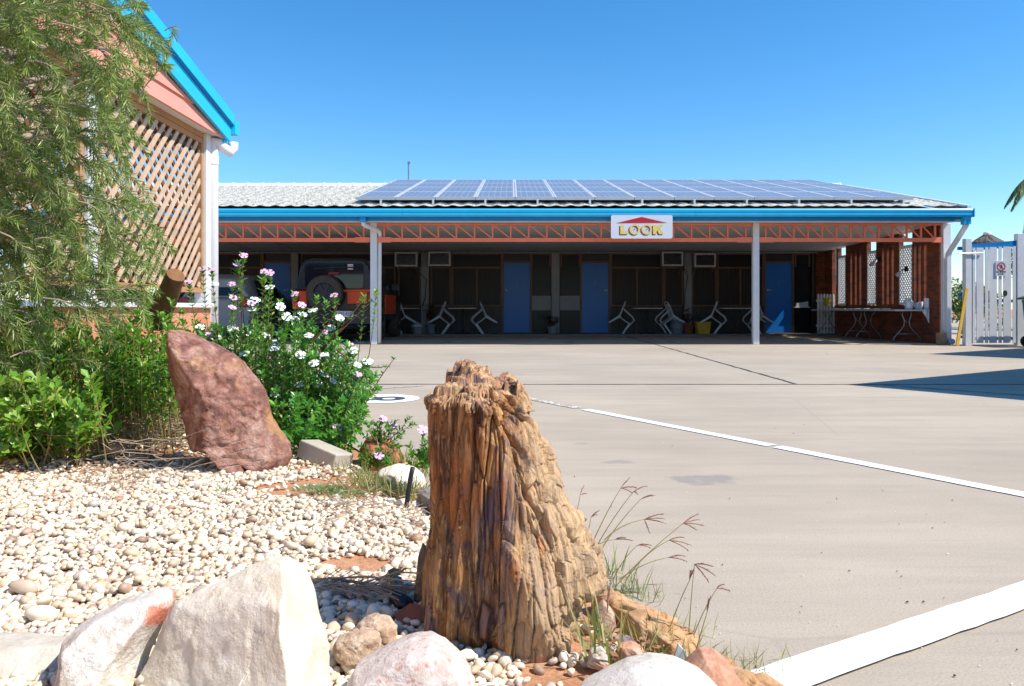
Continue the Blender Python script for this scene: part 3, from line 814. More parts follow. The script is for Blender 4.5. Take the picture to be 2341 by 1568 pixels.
def cafe_table(uc, w_, label, y=YT):
    t = thing('cafe_table', label, 'table', (ux(uc,y), y, ZS), 0, 'small tables outside the rooms')
    x = ux(uc, y)
    m = MB(); m.box(x-w_/2, x+w_/2, y-.35, y+.35, ZS+.70, ZS+.73); m.build('table_top', M['plastic'], t, bevel=.008)
    m = MB(); m.tube([(x,y,ZS+.03),(x,y,ZS+.70)], .03, 10); m.build('pedestal', M['black'], t)
    m = MB()
    for a in range(4): m.bar((x,y,ZS+.03),(x+.28*math.cos(a*math.pi/2+.78),y+.28*math.sin(a*math.pi/2+.78),ZS+.02),.05,.03)
    m.build('foot', M['black'], t)
cafe_table(1058, .78, 'small square table between tipped chairs left of door 3')
cafe_table(1478, .78, 'small square table between tipped chairs right of door 2')
cafe_table(1678, .82, 'small square table just left of the right carport post')
cafe_table(925, .78, 'small square table half hidden beside the dark 4WD')
put_chair(1008+3, 1, 'white plastic chair tipped onto the table left of door 3, left side')
put_chair(1105, -1, 'white plastic chair tipped onto the table left of door 3, door side', rz=.12)
put_chair(1422, 1, 'white plastic chair tipped onto the table right of door 2, door side', rz=-.15)
put_chair(1530, -1, 'white plastic chair tipped onto the table right of door 2, bucket side', rz=.12)
put_chair(1632, 1, 'white plastic chair tipped onto the table beside the yellow box', rz=-.3)
put_chair(1732, -1, 'white plastic chair partly behind the right carport post', rz=.2)
put_chair(921, -1, 'white plastic chair mostly hidden behind the dark 4WD', rz=.1)

# pots, bucket, box
def potplant(u, y, r, h, hp, label, mat, spread=1.0, n=60, seed=1):
    rr = random.Random(seed); x = ux(u, y)
    t = thing('potted_plant', label, 'potted plant', (x, y, ZS))
    m = MB(); m.lathe([(0,0),(r*.72,0),(r,h),(r*1.06,h),(r*1.06,h+.02),(r*.9,h+.02),(r*.88,h-.03)], (x,y,ZS), 18); m.build('pot', mat, t, auto=True)
    m = MB(); m.lathe([(0,h-.03),(r*.88,h-.03)], (x,y,ZS), 18); m.build('soil', M['soil'], t)
    m = MB(); l = MB()
    for i in range(n//6):
        a = rr.uniform(0,6.28); e = Vector((x+rr.uniform(.3,1)*spread*.25*math.cos(a), y+rr.uniform(.3,1)*spread*.25*math.sin(a), ZS+h+hp*rr.uniform(.4,1)))
        s = Vector((x,y,ZS+h-.02)); mid = (s+e)/2+Vector((0,0,.05)); l.tube([s,mid,e], .005, 5)
        for j in range(8):
            p = s.lerp(e, .35+.65*rr.random()); d = Vector((rr.uniform(-1,1),rr.uniform(-1,1),rr.uniform(-.4,.8))).normalized(); sd_ = d.cross(Vector((0,0,1))).normalized()*.022
            L = .10; m.quad(p, p+d*L*.5+sd_, p+d*L, p+d*L*.5-sd_)
    l.build('plant_stem', M['stem'], t); m.build('foliage', M['leafdark'], t)
def leaf_mat(name, a, b, c, rough=.35, trans=.35):
    t = NT(name); at = t.attr('tint')
    col = t.ramp(at, [(0, a), (.55, b), (1, c)])
    t.set(col, rough, None, 0, .45)
    tr = t.n.new("ShaderNodeBsdfTranslucent"); t.l.new(t.mix(.5, col, (.25,.4,.02,1)), tr.inputs[0])
    mx = t.n.new("ShaderNodeMixShader"); mx.inputs[0].default_value = trans
    t.l.new(t.b.outputs[0], mx.inputs[1]); t.l.new(tr.outputs[0], mx.inputs[2])
    t.l.new(mx.outputs[0], t.n["Material Output"].inputs[0]); return t.m
M['leafdark'] = simple('dark_leaf', (.012,.03,.01,1), .5, .4, 12)
potplant(985, 22.35, .15, .24, .75, 'leafy climbing plant in a pot at the foot of the pillar left of door 3', M['bag'], 1.0, 90, 3)
potplant(1263, 22.3, .16, .18, .35, 'low bushy dark plant in a pale pot between doors 3 and 2', M['pillar'], 1.5, 90, 4)
potplant(1572, 22.3, .19, .22, .55, 'green plant in a terracotta pot right of the bucket', M['terra'], 1.1, 80, 5)
x = ux(1547, 22.2); t = thing('bucket', 'grey blue plastic bucket with a pale label below a tipped chair', 'bucket', (x, 22.2, ZS))
m = MB(); m.lathe([(0,.0),(.15,.0),(.20,.36),(.21,.36),(.21,.39),(.19,.39),(.14,.03)], (x,22.2,ZS), 22); m.build('tub', M['bag'], t, auto=True)
m = MB(); m.lathe([(.1745,.16),(.191,.27)], (x,22.2,ZS), 22); m.v = [v for v in m.v]; m.build('label_band', M['pillar'], t)
x = ux(1606, 22.1); t = thing('yellow_box', 'square yellow plastic tub standing on the floor under the windows', 'tub', (x, 22.1, ZS))
m = MB(); q = lambda a, z: [(x-a,22.1-a,z),(x+a,22.1-a,z),(x+a,22.1+a,z),(x-a,22.1+a,z)]
m.loft([q(.16,ZS), q(.19,ZS+.33)], caps=False); m.quad(*reversed(q(.16,ZS+.004))); m.loft([q(.195,ZS+.30),q(.2,ZS+.335)], caps=False); m.build('tub', M['yellow'], t)
x = ux(953, 22.0); t = thing('shopping_bag', 'white plastic tub with a crumpled bag beside the tipped chair near the 4WD', 'tub', (x, 22.0, ZS))
m = MB(); m.lathe([(0,0),(.13,0),(.17,.2),(.18,.2),(.175,.23),(.12,.26),(.05,.33),(0,.3)], (x,22,ZS), 14)
m.v = [(a+rnd.uniform(-.012,.012), b+rnd.uniform(-.012,.012), c) for a, b, c in m.v]; m.build('bag', M['plastic'], t, smooth=True)
# paper towel / box on the ledge right of door 1
x = ux(1834, 22.45); t = thing('wrapped_parcel', 'crumpled white plastic parcel on the ledge right of door 1', 'parcel', (x, 22.45, .8))
m = MB(); m.box(x-.16, x+.2, 22.5, 22.62, .815, .95); m.v = [(a+rnd.uniform(-.02,.02), b, c+(rnd.uniform(-.05,.03) if c > .9 else 0)) for a, b, c in m.v]; m.box(x-.2, x+.24, 22.49, 22.65, .785, .814); m.build('wrapping', M['plastic'], t)
# small white picket gate with yellow peg basket, far right of the rooms
t = thing('picket_gate', 'low white picket gate with rounded tops beyond door 1', 'gate', (8.75, 22.0, 0))
m = MB()
for i in range(6):
    x0 = 8.60+i*.085; m.prism([(x0,.06),(x0+.06,.06),(x0+.06,1.12),(x0+.05,1.16),(x0+.03,1.18),(x0+.01,1.16),(x0,1.12)], 21.99, 22.01, 'y')
m.box(8.58,9.1,22.012,22.05,.25,.31); m.box(8.58,9.1,22.012,22.05,.95,1.01); m.build('picket', M['white'], t)
t = thing('peg_basket', 'small yellow basket hooked on the white picket gate', 'basket', (8.83, 21.9, .85))
m = MB(); m.lathe([(0,0),(.07,0),(.10,.19),(.11,.19),(.11,.21)], (8.83,21.88,.84), 14); m.build('basket', M['yellow'], t)

# trestle tables along the brick wall
def trestle(y0, y1, x0, x1, label):
    t = thing('trestle_table', label, 'table', ((x0+x1)/2,(y0+y1)/2,0), 0, 'folding tables along the brick wall')
    m = MB(); m.box(x0, x1, y0, y1, .70, .74); m.build('table_top', M['plastic'], t, bevel=.012)
    for ye, s in ((y0+.25, 1), (y1-.25, -1)):
        m = MB()
        for sg in (-1, 1):
            cx = (x0+x1)/2
            m.tube([(cx+sg*.09,ye,.70),(cx+sg*.10,ye,.62),(cx+sg*.05,ye,.48),(cx+sg*.07,ye,.36),(cx+sg*.17,ye,.24),(cx+sg*.28,ye,.12),(cx+sg*.31,ye,.0)], .014, 8)
        m.tube([(cx-.2,ye,.2),(cx+.2,ye,.2)], .01, 6); m.tube([(cx,ye,.45),(cx,ye+s*.35,.69)], .01, 6)
        m.build('leg_frame', M['grey'], t, smooth=True)
trestle(16.95, 19.3, 8.32, 9.07, 'near white folding table stacked with cups at the open end')
trestle(19.35, 21.7, 8.30, 9.05, 'far white folding table continuing along the brick wall to the rooms')
crk_n = 0
def cup(x, y, r, h, label, handle=True):
    t = thing('cup', label, 'cup', (x,y,.74), 0, 'white crockery on the folding tables')
    m = MB(); m.lathe([(0,0),(r*.7,0),(r,.02),(r,h),(r*.9,h),(r*.88,.02),(0,.015)], (x,y,.74), 14); m.build('cup_body', M['cup'], t, auto=True)
    if handle: m = MB(); m.tube([(x+r,y,.74+h*.8),(x+r*1.6,y,.74+h*.7),(x+r*1.6,y,.74+h*.35),(x+r,y,.74+h*.2)], .008, 6); m.build('handle', M['cup'], t)
k3 = 17.2/F
for u, r, h, lab in ((2073,.075,.17,'large white crockery jar at the left of the group on the near table'), (2083,.07,.24,'tall white jar with a lid on the near table'), (2096,.05,.15,'plain white cup between the tall jars on the near table'),
                  (2109,.05,.17,'white mug right of the plain cup on the near table'), (2115,.07,.245,'tall white canister in the middle of the group on the near table'), (2127,.045,.19,'slim white mug beside the tall canister'), (2136,.05,.13,'rightmost short white cup near the end of the near table')):
    cup((u-1170.5)*k3, 17.2+rnd.uniform(-.1,.15), r, h, lab)
def plate(x, y, label, g):
    m = MB(); m.lathe([(0,.0),(.05,0),(.085,.018),(.083,.022),(.05,.008),(0,.008)], (x,y,.741), 16); tag(m.build('plate', M['cup'], None, smooth=True), label, 'plate', g)
gg = 'small white saucers laid out along the folding tables'
for i in range(14):
    plate(8.5+.16*(i % 2)+.1, 18.0+i*.24, f'small white saucer, {ordn[i]} from the near end of the saucers on the folding tables', gg)
t = thing('cloth', 'white rag hanging over the right corner of the near folding table', 'cloth', (9.0,16.96,.75))
m = MB(); xs_ = [8.89+.02*i for i in range(9)]
for i in range(8):
    a, b = xs_[i], xs_[i+1]; f = lambda x: 16.935+.012*math.sin((x-8.9)*60)
    lo = lambda x: .68-.28*max(0, (x-8.91))/.16
    m.quad((a,f(a),lo(a)),(b,f(b),lo(b)),(b,f(b),.745),(a,f(a),.745)); m.quad((a,f(a),.745),(b,f(b),.745),(b,17.06,.747),(a,17.06,.747))
o_ = m.build('cloth_sheet', M['cup'], t, smooth=True); o_.modifiers.new('s','SOLIDIFY').thickness = .004
m = MB(); m.box(8.91, 9.06, 16.28, 16.42, 0, .25); tag(m.build('timber_block', M['block'], None, bevel=.006), 'short square timber block standing against the white corner post', 'block')

# ---------------- gate and fence on the right ----------------
YG = 15.85
def gx(u, y=YG): return (u-1170.5)/F*y
def gz(v, y=YG): return CAMH-(v-706)/F*y
def gc(cx, cy): return (.6046*(3572+cx*.3188), .6046*(850+cy*.3188))   # crop pixels -> view
def post(c0, c1, ctop, label):
    m = MB(); u0 = gc(c0,0)[0]; u1 = gc(c1,0)[0]; z = gz(gc(0,ctop)[1])
    m.box(gx(u0), gx(u1), YG-.05, YG+.07, 0, z); return tag(m.build('fence_post', M['white'], None, bevel=.006), label, 'post', 'white posts of the side fence')
post(232, 305, 165, 'square white fence post left of the gate with yellow plank leaning on it')
post(845, 925, 105, 'tallest white fence post right of the gate beside the wheelie bin')
gt = thing('gate', 'white vertical board gate in a blue frame with a prohibition sign', 'gate', (gx(2285), YG, 0))
m = MB(); ztl = gz(gc(0,262)[1]); ztr = gz(gc(0,215)[1]); xl = gx(gc(312,0)[0]); xr = gx(gc(842,0)[0])
m.bar((xl,YG,ztl),(xr,YG,ztr),.05,.12,(0,1,0)) if False else m.loft([[(xl,YG-.02,ztl-.08),(xl,YG+.03,ztl-.08),(xl,YG+.03,ztl+.05),(xl,YG-.02,ztl+.05)],[(xr,YG-.02,ztr-.08),(xr,YG+.03,ztr-.08),(xr,YG+.03,ztr+.05),(xr,YG-.02,ztr+.05)]])
m.box(xl, xl+.045, YG-.018, YG+.03, .05, ztl-.08); m.box(xr-.045, xr, YG-.018, YG+.03, .05, ztr-.08)
m.box(xl+.045, xr-.045, YG-.005, YG+.028, .98-.1, 1.04-.1); m.box(xl+.045, xr-.045, YG-.005, YG+.028, .12, .18)
m.build('frame', M['fascia'], gt)
for (a, b) in ((320,350),(366,446),(468,502),(520,604),(628,662),(684,772),(796,828)):
    m = MB(); x0 = gx(gc(a,0)[0]); x1 = gx(gc(b,0)[0]); m.box(x0, x1, YG-.045, YG-.022, .06, gz(gc(0,275-(a-300)*.04)[1])); m.build('board', M['white'], gt)
m = MB(); m.tube([(gx(gc(140,0)[0]),YG-.07,gz(gc(0,342)[1])),(gx(gc(430,0)[0]),YG-.07,gz(gc(0,335)[1]))], .012, 6); m.build('latch_rod', M['grey'], gt)
m = MB(); x0 = gx(gc(672,0)[0]); x1 = gx(gc(722,0)[0]); z0 = gz(gc(0,845)[1]); z1 = gz(gc(0,778)[1]); m.prism(rrect(x0,x1,z0,z1,.04), YG-.056, YG-.047, 'y'); m.build('hand_hole_plate', M['green'], gt)
sgn = thing('prohibition_sign', 'small white no entry sign with red ring on the gate boards', 'sign', (gx(gc(648,0)[0]), YG-.06, gz(gc(0,520)[1])))
x0 = gx(gc(585,0)[0]); x1 = gx(gc(710,0)[0]); z1 = gz(gc(0,430)[1]); z0 = gz(gc(0,610)[1]); cx = (x0+x1)/2; cz = gz(gc(0,497)[1]); q7 = .58
m = MB(); m.prism(rrect(x0,x1,z0,z1,.02), YG-.062, YG-.05, 'y'); m.build('board', M['signwhite'], sgn)
m = MB(); yv = YG-.065; ro, ri = .087, .070
for i in range(36):
    a = 2*math.pi*i/36; b = 2*math.pi*(i+1)/36; m.quad((cx+ri*math.cos(a),yv,cz+ri*math.sin(a)),(cx+ri*math.cos(b),yv,cz+ri*math.sin(b)),(cx+ro*math.cos(b),yv,cz+ro*math.sin(b)),(cx+ro*math.cos(a),yv,cz+ro*math.sin(a)))
d = R(45); m.quad((cx-.072*math.cos(d)-.01,yv-.002,cz+.072*math.sin(d)-.006),(cx+.072*math.cos(d)-.006,yv-.002,cz-.072*math.sin(d)-.006),(cx+.072*math.cos(d)+.006,yv-.002,cz-.072*math.sin(d)+.006),(cx-.072*math.cos(d)+.006,yv-.002,cz+.072*math.sin(d)+.006))
m.build('red_ring', M['redsign'], sgn)
m = MB(); yv = YG-.0635
m.lathe([(0,0),(.016,0)], (cx,yv,cz+.075), 12, 'y'); m.quad((cx-.022,yv,cz-.01),(cx+.02,yv,cz-.01),(cx+.024,yv,cz+.052),(cx-.02,yv,cz+.052))
m.quad((cx-.022,yv,cz-.01),(cx-.0,yv,cz-.01),(cx-.03,yv,cz-.095),(cx-.048,yv,cz-.09)); m.quad((cx-.0,yv,cz-.01),(cx+.02,yv,cz-.01),(cx+.045,yv,cz-.095),(cx+.026,yv,cz-.095))
m.quad((cx-.02,yv,cz+.05),(cx-.02,yv,cz+.03),(cx-.055,yv,cz-.01),(cx-.06,yv,cz+.005)); m.quad((cx+.022,yv,cz+.05),(cx+.022,yv,cz+.03),(cx+.052,yv,cz+.0),(cx+.056,yv,cz+.014))
m.v = [(cx+(x-cx)*q7, y, cz+(z-cz)*q7) for x, y, z in m.v]; m.build('walking_figure', M['ink'], sgn)
text_mesh('NO ENTRY', .04, M['ink'], 'lettering', sgn, (cx,YG-.064,z0+.085), (R(90),0,0), .0005, 1, .001)
text_mesh('AUTHORISED\nPERSONS ONLY', .018, M['ink'], 'lettering', sgn, (cx,YG-.064,z0+.045), (R(90),0,0), .0005)
# fence return: blue rails and post between wall and left gate post
t = thing('side_fence', 'blue railed fence panel between the brick wall and the gate post', 'fence', (gx(2195), YG+.35, 0))
m = MB(); y = YG+.3; m.box(gx(gc(165,0)[0],y), gx(gc(235,0)[0],y), y, y+.05, gz(gc(0,285)[1]), gz(gc(0,245)[1])); m.box(gx(gc(165,0)[0],y), gx(gc(235,0)[0],y), y, y+.05, gz(gc(0,845)[1]), gz(gc(0,805)[1])); m.box(gx(gc(190,0)[0],y), gx(gc(235,0)[0],y), y, y+.05, gz(gc(0,1350)[1]), gz(gc(0,1320)[1])); m.build('rail', M['fascia'], t)
m = MB(); m.box(gx(gc(208,0)[0],y), gx(gc(236,0)[0],y), y-.06, y-.002, 0, gz(gc(0,182)[1])); m.build('upright', M['fascia'], t)
# fence continuing to the right of the gate
t = thing('board_fence', 'white board fence running right from the tall post behind the bin', 'fence', (gx(2400), YG+.1, 0))
for i in range(14):
    m = MB(); x0 = gx(gc(935,0)[0])+i*.17; m.box(x0, x0+.13, YG-.045, YG-.022, .06, 2.05); m.build('board', M['white'], t)
m = MB(); x0 = gx(gc(935,0)[0]); m.box(x0, x0+2.4, YG-.02, YG+.03, 1.95, 2.07); m.box(x0, x0+2.4, YG-.02, YG+.03, .9, .98); m.build('rail', M['fascia'], t)
# leaning plank
m = MB(); a = P(*gc(148,1440), YG-.35); b = P(*gc(262,750), YG-.09); a.z = .02; m.bar(a, b, .062, .03, (0,1,0))
tag(m.build('leaning_plank', M['yellow'], None, bevel=.004), 'long yellow plank leaning on the left gate post', 'plank')
# wheelie bin
bx = gx(gc(1000,0)[0], 15.2); t = thing('wheelie_bin', 'dark green wheelie bin cut off by the right edge beside the tall post', 'bin', (bx+.12, 15.2, 0))
q = lambda cx, cy, a, b, z: [(cx-a,cy-b,z),(cx+a,cy-b,z),(cx+a,cy+b,z),(cx-a,cy+b,z)]
bcx = gx(gc(905,0)[0],15.2)+.52
m = MB(); m.loft([q(bcx,15.25,.22,.25,.06), q(bcx,15.22,.28,.33,.93)]); m.build('bin_body', M['green'], t, bevel=.015)
m = MB(); m.loft([q(bcx-.02,15.22,.33,.37,.935), q(bcx-.02,15.22,.33,.37,.97), q(bcx,15.22,.25,.28,1.01)]); m.tube([(bcx-.34,15.05,.92),(bcx-.36,15.05,.9),(bcx-.36,15.4,.9),(bcx-.34,15.4,.92)], .02, 8); m.build('lid', M['green'], t, bevel=.01)
for yy in (14.98, 15.5):
    m = MB(); m.lathe([(0,-.03),(.1,-.03),(.11,-.02),(.11,.02),(.1,.03),(0,.03)], (bcx-.22,yy,.11), 18, 'y'); m.build('wheel', M['black'], t, auto=True)
# thatched umbrella behind the gate
YU = 36.0; px = P(2257, 540, YU); t = thing('thatched_parasol', 'grey thatched pool parasol with a white cap showing above the gate', 'parasol', (px.x, YU, 0))
zt_ = CAMH-(537-706)/F*YU
V_ = MB(); kk = 40
prof = [(.13, zt_+.02), (.25, zt_-.06), (.5, zt_-.22), (.68, zt_-.34), (.74, zt_-.44)]
V_.lathe(prof, (px.x,YU,0), kk); rr = random.Random(3)
V_.v = [(x+rr.uniform(-.02,.02), y+rr.uniform(-.02,.02), z+rr.uniform(-.03,.03)) for x, y, z in V_.v]
cxp = px.x
for i in range(160):
    a = rr.uniform(0,6.28); r1 = rr.uniform(.4,.72); z1 = zt_-.18-(r1-.42)*.75; n = Vector((math.cos(a), math.sin(a), 0)); s_ = Vector((-n.y,n.x,0))*.012
    p = Vector((cxp,YU,z1+.02))+n*r1; e = p+n*.14+Vector((0,0,-.14)); V_.quad(p-s_, p+s_, e)
V_.build('thatch', M['thatch'], t)
m = MB(); m.lathe([(.17,zt_-.02),(.17,zt_+.09),(.14,zt_+.13),(0,zt_+.13)], (cxp,YU,0), 20); m.build('cap', M['white'], t, auto=True)
m = MB(); m.tube([(cxp,YU,0),(cxp,YU,zt_)], .06, 10); m.build('pole', M['bark'], t)
# palm at right edge
def palm(loc, h, label, seed, fr=18, flen=1.9):
    rr = random.Random(seed); t = thing('palm_tree', label, 'palm', loc)
    x, y, _ = loc; m = MB(); m.tube([(x,y,0),(x+.1,y,h*.5),(x+.05,y,h)], [.2,.16,.13], 12); m.build('trunk', M['bark'], t, smooth=True)
    st = MB(); V = []; Fc = []; col = []
    for i in range(fr):
        a = 2*math.pi*i/fr+rr.uniform(-.2,.2); up = rr.uniform(-.1,.9); L = flen*rr.uniform(.85,1.15)
        n = Vector((math.cos(a), math.sin(a), 0)); pts = []
        for k in range(12):
            s = k/11; pts.append(Vector((x+.05,y,h))+n*(L*(s*.95-.12*s*s))+Vector((0,0,L*(up*s-1.15*s*s))))
        st.tube(pts, [.022*(1-.8*k/11) for k in range(12)], 5)
        sdv = Vector((-n.y,n.x,0))
        for k in range(70):
            s = .12+.88*k/70; f = s*11; i0 = min(10, int(f)); p = pts[i0].lerp(pts[i0+1], f-i0)
            for sg in (-1,1):
                l = .42*math.sin(math.pi*min(1,s*.9+.1))**.5*rr.uniform(.8,1.1)+.08
                d = (sdv*sg*.38+n*.18+Vector((0,0,-.9+rr.uniform(-.2,.2)))).normalized()
                wv = n*.012; b = len(V); V.extend([p-wv, p+wv, p+d*l*.5+wv, p+d*l, p+d*l*.5-wv]); Fc.extend([(b,b+1,b+2),(b,b+2,b+3),(b,b+3,b+4)]); col += [rr.random()]*5
    st.build('frond_stem', M['bark'], t); npmesh('frond', [tuple(v) for v in V], Fc, M['palmleaf'], t, False, col)
M['palmleaf'] = leaf_mat('palm_leaf', lin(52,84,36), lin(84,118,58), lin(120,140,80), .4, .25)
palm((21.05, 30.5, 0), 5.85, 'feathery palm with drooping fronds at the right edge above the fence', 3)
# low garden trees beyond the gate
def bushy(name, loc, r, h, label, cat, n, seed, mat, ls=.07, group=None, trunk=True):
    rr = np.random.RandomState(seed); t = thing(name, label, cat, loc, 0, group)
    x, y, z0 = loc; r3 = random.Random(seed)
    nb = 14; cen = np.stack([rr.normal(0,r*.42,nb), rr.normal(0,r*.42,nb), h*.62+rr.normal(0,h*.14,nb)],1)
    which = rr.randint(0,nb,n); d = rr.normal(size=(n,3)); d /= np.linalg.norm(d,axis=1,keepdims=True)
    c = cen[which]+d*(r*.42*rr.uniform(.4,1,n)[:,None]**.5); c += np.array([x,y,0]); c[:,2] = np.maximum(c[:,2], .1)
    u = rr.normal(size=(n,3)); u /= np.linalg.norm(u,axis=1,keepdims=True); v_ = np.cross(u, rr.normal(size=(n,3))); v_ /= np.linalg.norm(v_,axis=1,keepdims=True)
    s = ls*rr.uniform(.6,1.3,(n,1)); V = np.stack([c-u*s, c+v_*s*.4, c+u*s, c-v_*s*.4],1).reshape(-1,3); Fc = np.arange(n*4).reshape(-1,4)
    npmesh('crown', V, Fc, mat, t, False, np.repeat(rr.uniform(0,1,n),4))
    if trunk:
        m = MB(); m.tube([(x,y,0),(x+.05,y,h*.35),(x,y,h*.6)], [.09,.07,.04], 8)
        for i in range(6): q = cen[i]; m.tube([(x,y,h*.35),(x+q[0]*.5,y+q[1]*.5,h*.5),(x+q[0],y+q[1],q[2])], [.05,.03,.012], 6)
        m.build('trunk', M['bark'], t)
    return t
bushy('garden_tree', (19.3, 27.5, 0), 1.6, 4.1, 'dark green leafy tree behind the fence under the palm', 'tree', 7000, 5, M['palmleaf'], .09)
bushy('garden_shrub', (13.6, 23.5, 0), .9, 1.7, 'rounded shrub seen through the gaps of the gate boards', 'shrub', 3500, 6, M['palmleaf'], .06)
bushy('garden_shrub', (12.2, 27.5, 0), 1.1, 2.0, 'rounded shrub seen left of the gate post beyond the brick wall', 'shrub', 3500, 8, M['palmleaf'], .06)

# ---------------- neighbouring building off to the right: its hipped roof throws the shadow ----------------
dA = Vector((.83,.56,0)).normalized(); dB = Vector((dA.y,-dA.x,0))
def shadow_building(tip, H, la, lb, label):
    c = Vector((tip[0]+.78*H, tip[1]-.2*H, 0)); t = thing('office_building', label, 'building', c)
    cs = [c, c+dA*la, c+dA*la+dB*lb, c+dB*lb]; ins = .5
    i_ = [c+dA*ins+dB*ins, c+dA*(la-ins)+dB*ins, c+dA*(la-ins)+dB*(lb-ins), c+dA*ins+dB*(lb-ins)]
    m = MB(); m.loft([[(p.x,p.y,0) for p in i_],[(p.x,p.y,H-.15) for p in i_]]); m.build('wall', M['brickpink'], t)
    m = MB(); m.loft([[(p.x,p.y,H-.15) for p in cs],[(p.x,p.y,H) for p in cs]]); m.build('fascia', M['blue'], t)
    ce = sum(cs, Vector())/4; hw = min(la, lb)/2; l2 = (la-lb)/2 if la > lb else (lb-la)/2; dd = dA if la > lb else dB
    e1 = ce-dd*l2; e2 = ce+dd*l2; e1.z = e2.z = H+.03+hw*.22
    m = MB(); q_ = [Vector((p.x,p.y,H+.002)) for p in cs]
    if la > lb: m.quad(q_[0],q_[1],e2,e1); m.quad(q_[2],q_[3],e1,e2); m.quad(q_[3],q_[0],e1); m.quad(q_[1],q_[2],e2)
    else: m.quad(q_[1],q_[2],e2,e1); m.quad(q_[3],q_[0],e1,e2); m.quad(q_[0],q_[1],e1); m.quad(q_[2],q_[3],e2)
    m.build('roof', M['tile'], t)
shadow_building((3.31,7.48), 3.0, 7.5, 3.4, 'brick office wing with low roof right of the yard, out of frame')
shadow_building((6.9,12.75), 2.9, 6, 2.4, 'small brick outbuilding right of the gate, out of frame')

# ---------------- vehicles ----------------
def wheel(name, c, r, w_, axis, parent, tyre=M['tyre']):
    h = w_/2
    m = MB(); m.lathe([(r*.58,-h*.9),(r*.85,-h),(r*.96,-h*.85),(r,-h*.5),(r,h*.5),(r*.96,h*.85),(r*.85,h),(r*.58,h*.9),(r*.56,0),(r*.58,-h*.9)], c, 32, axis)
    o = m.build(name, tyre, parent, auto=True)
    m = MB()
    for sgn_ in (-1, 1): m.lathe([(r*.57,sgn_*h*.9),(r*.54,sgn_*h*.5),(r*.2,sgn_*h*.55),(r*.18,sgn_*h*.75),(0,sgn_*h*.75)], c, 24, axis)
    for i in range(6):
        a = i*math.pi/3
        if axis == 'y': m.bar((c[0],c[1]-h*.6,c[2]), (c[0]+r*.54*math.cos(a), c[1]-h*.7, c[2]+r*.54*math.sin(a)), .05, .03, (0,1,0))
        else:
            for sg in (-1,1): m.bar((c[0]+sg*h*.6,c[1],c[2]), (c[0]+sg*h*.7, c[1]+r*.54*math.cos(a), c[2]+r*.54*math.sin(a)), .05, .03, (1,0,0))
    m.build('rim', M['darkrim'], o, auto=True)
    return o
jx, jy = -4.02, 17.62
jp = thing('four_wheel_drive', 'dark blue and orange boxy 4WD parked nose in with spare wheel on its back door', 'car', (jx, jy+2.2, 0))
def ring(y, pts): return [(jx+a, y, b) for a, b in pts]
lower = lambda hw, z0, z1: [(-hw+.05,z0),(hw-.05,z0),(hw,z0+.1),(hw,z1-.1),(hw-.03,z1),(-hw+.03,z1),(-hw,z1-.1),(-hw,z0+.1)]
m = MB(); m.loft([ring(jy, lower(.90,.50,1.17)), ring(jy+.12, lower(.94,.45,1.2)), ring(jy+3.0, lower(.94,.45,1.2)), ring(jy+4.1, lower(.92,.5,1.12)), ring(jy+4.35, lower(.84,.55,1.0))]); m.build('body', M['darkblue'], jp, bevel=.03)
for a_, b_ in ((-.93,-.60),(.30,.76)):
    m = MB(); m.box(jx+a_, jx+b_, jy-.03, jy+.06, .74 if a_ < 0 else .86, 1.16); m.build('rear_panel', M['orange'], jp, bevel=.02)
m = MB(); m.box(jx-.6, jx+.9, jy-.022, jy+.06, 1.13, 1.19); m.build('rear_panel', M['orange'], jp, bevel=.015)
m = MB(); m.box(jx+.935, jx+.95, jy+1.3, jy+3.0, .62, 1.1); m.build('side_door', M['orange'], jp, bevel=.004)
upper = lambda hw, hw2, z0, z1: [(-hw,z0),(hw,z0),(hw2+.02,z1-.14),(hw2-.06,z1-.03),(hw2-.25,z1),(-hw2+.25,z1),(-hw2+.06,z1-.03),(-hw2-.02,z1-.14)]
m = MB(); m.loft([ring(jy+.05, upper(.89,.74,1.17,1.86)), ring(jy+.2, upper(.90,.76,1.19,1.90)), ring(jy+2.3, upper(.90,.76,1.19,1.90)), ring(jy+2.9, upper(.88,.80,1.17,1.25))]); m.build('cabin', M['darkblue'], jp, bevel=.02)
m = MB(); m.prism(rrect(jx-.66,jx+.66,1.22,1.78,.07), jy+.025, jy+.05, 'y'); m.build('rear_window', M['carglass'], jp)
m = MB(); m.prism(rrect(jx-.90,jx+.90,.42,.72,.05), jy-.12, jy+.02, 'y'); m.build('rear_bumper', M['darkblue'], jp)
for s in (-1, 1):
    m = MB(); m.box(jx+s*.83-.06, jx+s*.83+.06, jy-.045, jy+.0, .90, 1.12); m.build('tail_light', M['red'], jp)
    m = MB(); m.box(jx+s*1.0-.11, jx+s*1.0+.11, jy+2.55, jy+2.65, 1.20, 1.40); m.build('side_mirror', M['darkblue'], jp, bevel=.02)
    m = MB(); m.quad(*[(jx+s*(.905-.135*(z-1.22)/.5), y, z) for y, z in ((jy+.5,1.25),(jy+2.2,1.25),(jy+2.15,1.72),(jy+.55,1.72))]); m.build('side_window', M['carglass'], jp)
    for yy in (jy+.85, jy+3.55): wheel('wheel', (jx+s*.84, yy, .40), .40, .26, 'x', jp)
wheel('spare_wheel', (P(743,668,jy-.15).x, jy-.16, P(743,668,jy-.15).z-.02), .405, .26, 'y', jp)
m = MB(); m.box(jx-.08, jx+.12, jy-.14, jy+.03, 1.52, 1.57); m.build('brake_light', M['red'], jp)
m = MB(); m.bar((jx-.45,jy+.0,1.66),(jx+.25,jy+.0,1.70),.02,.02); m.build('wiper', M['black'], jp)
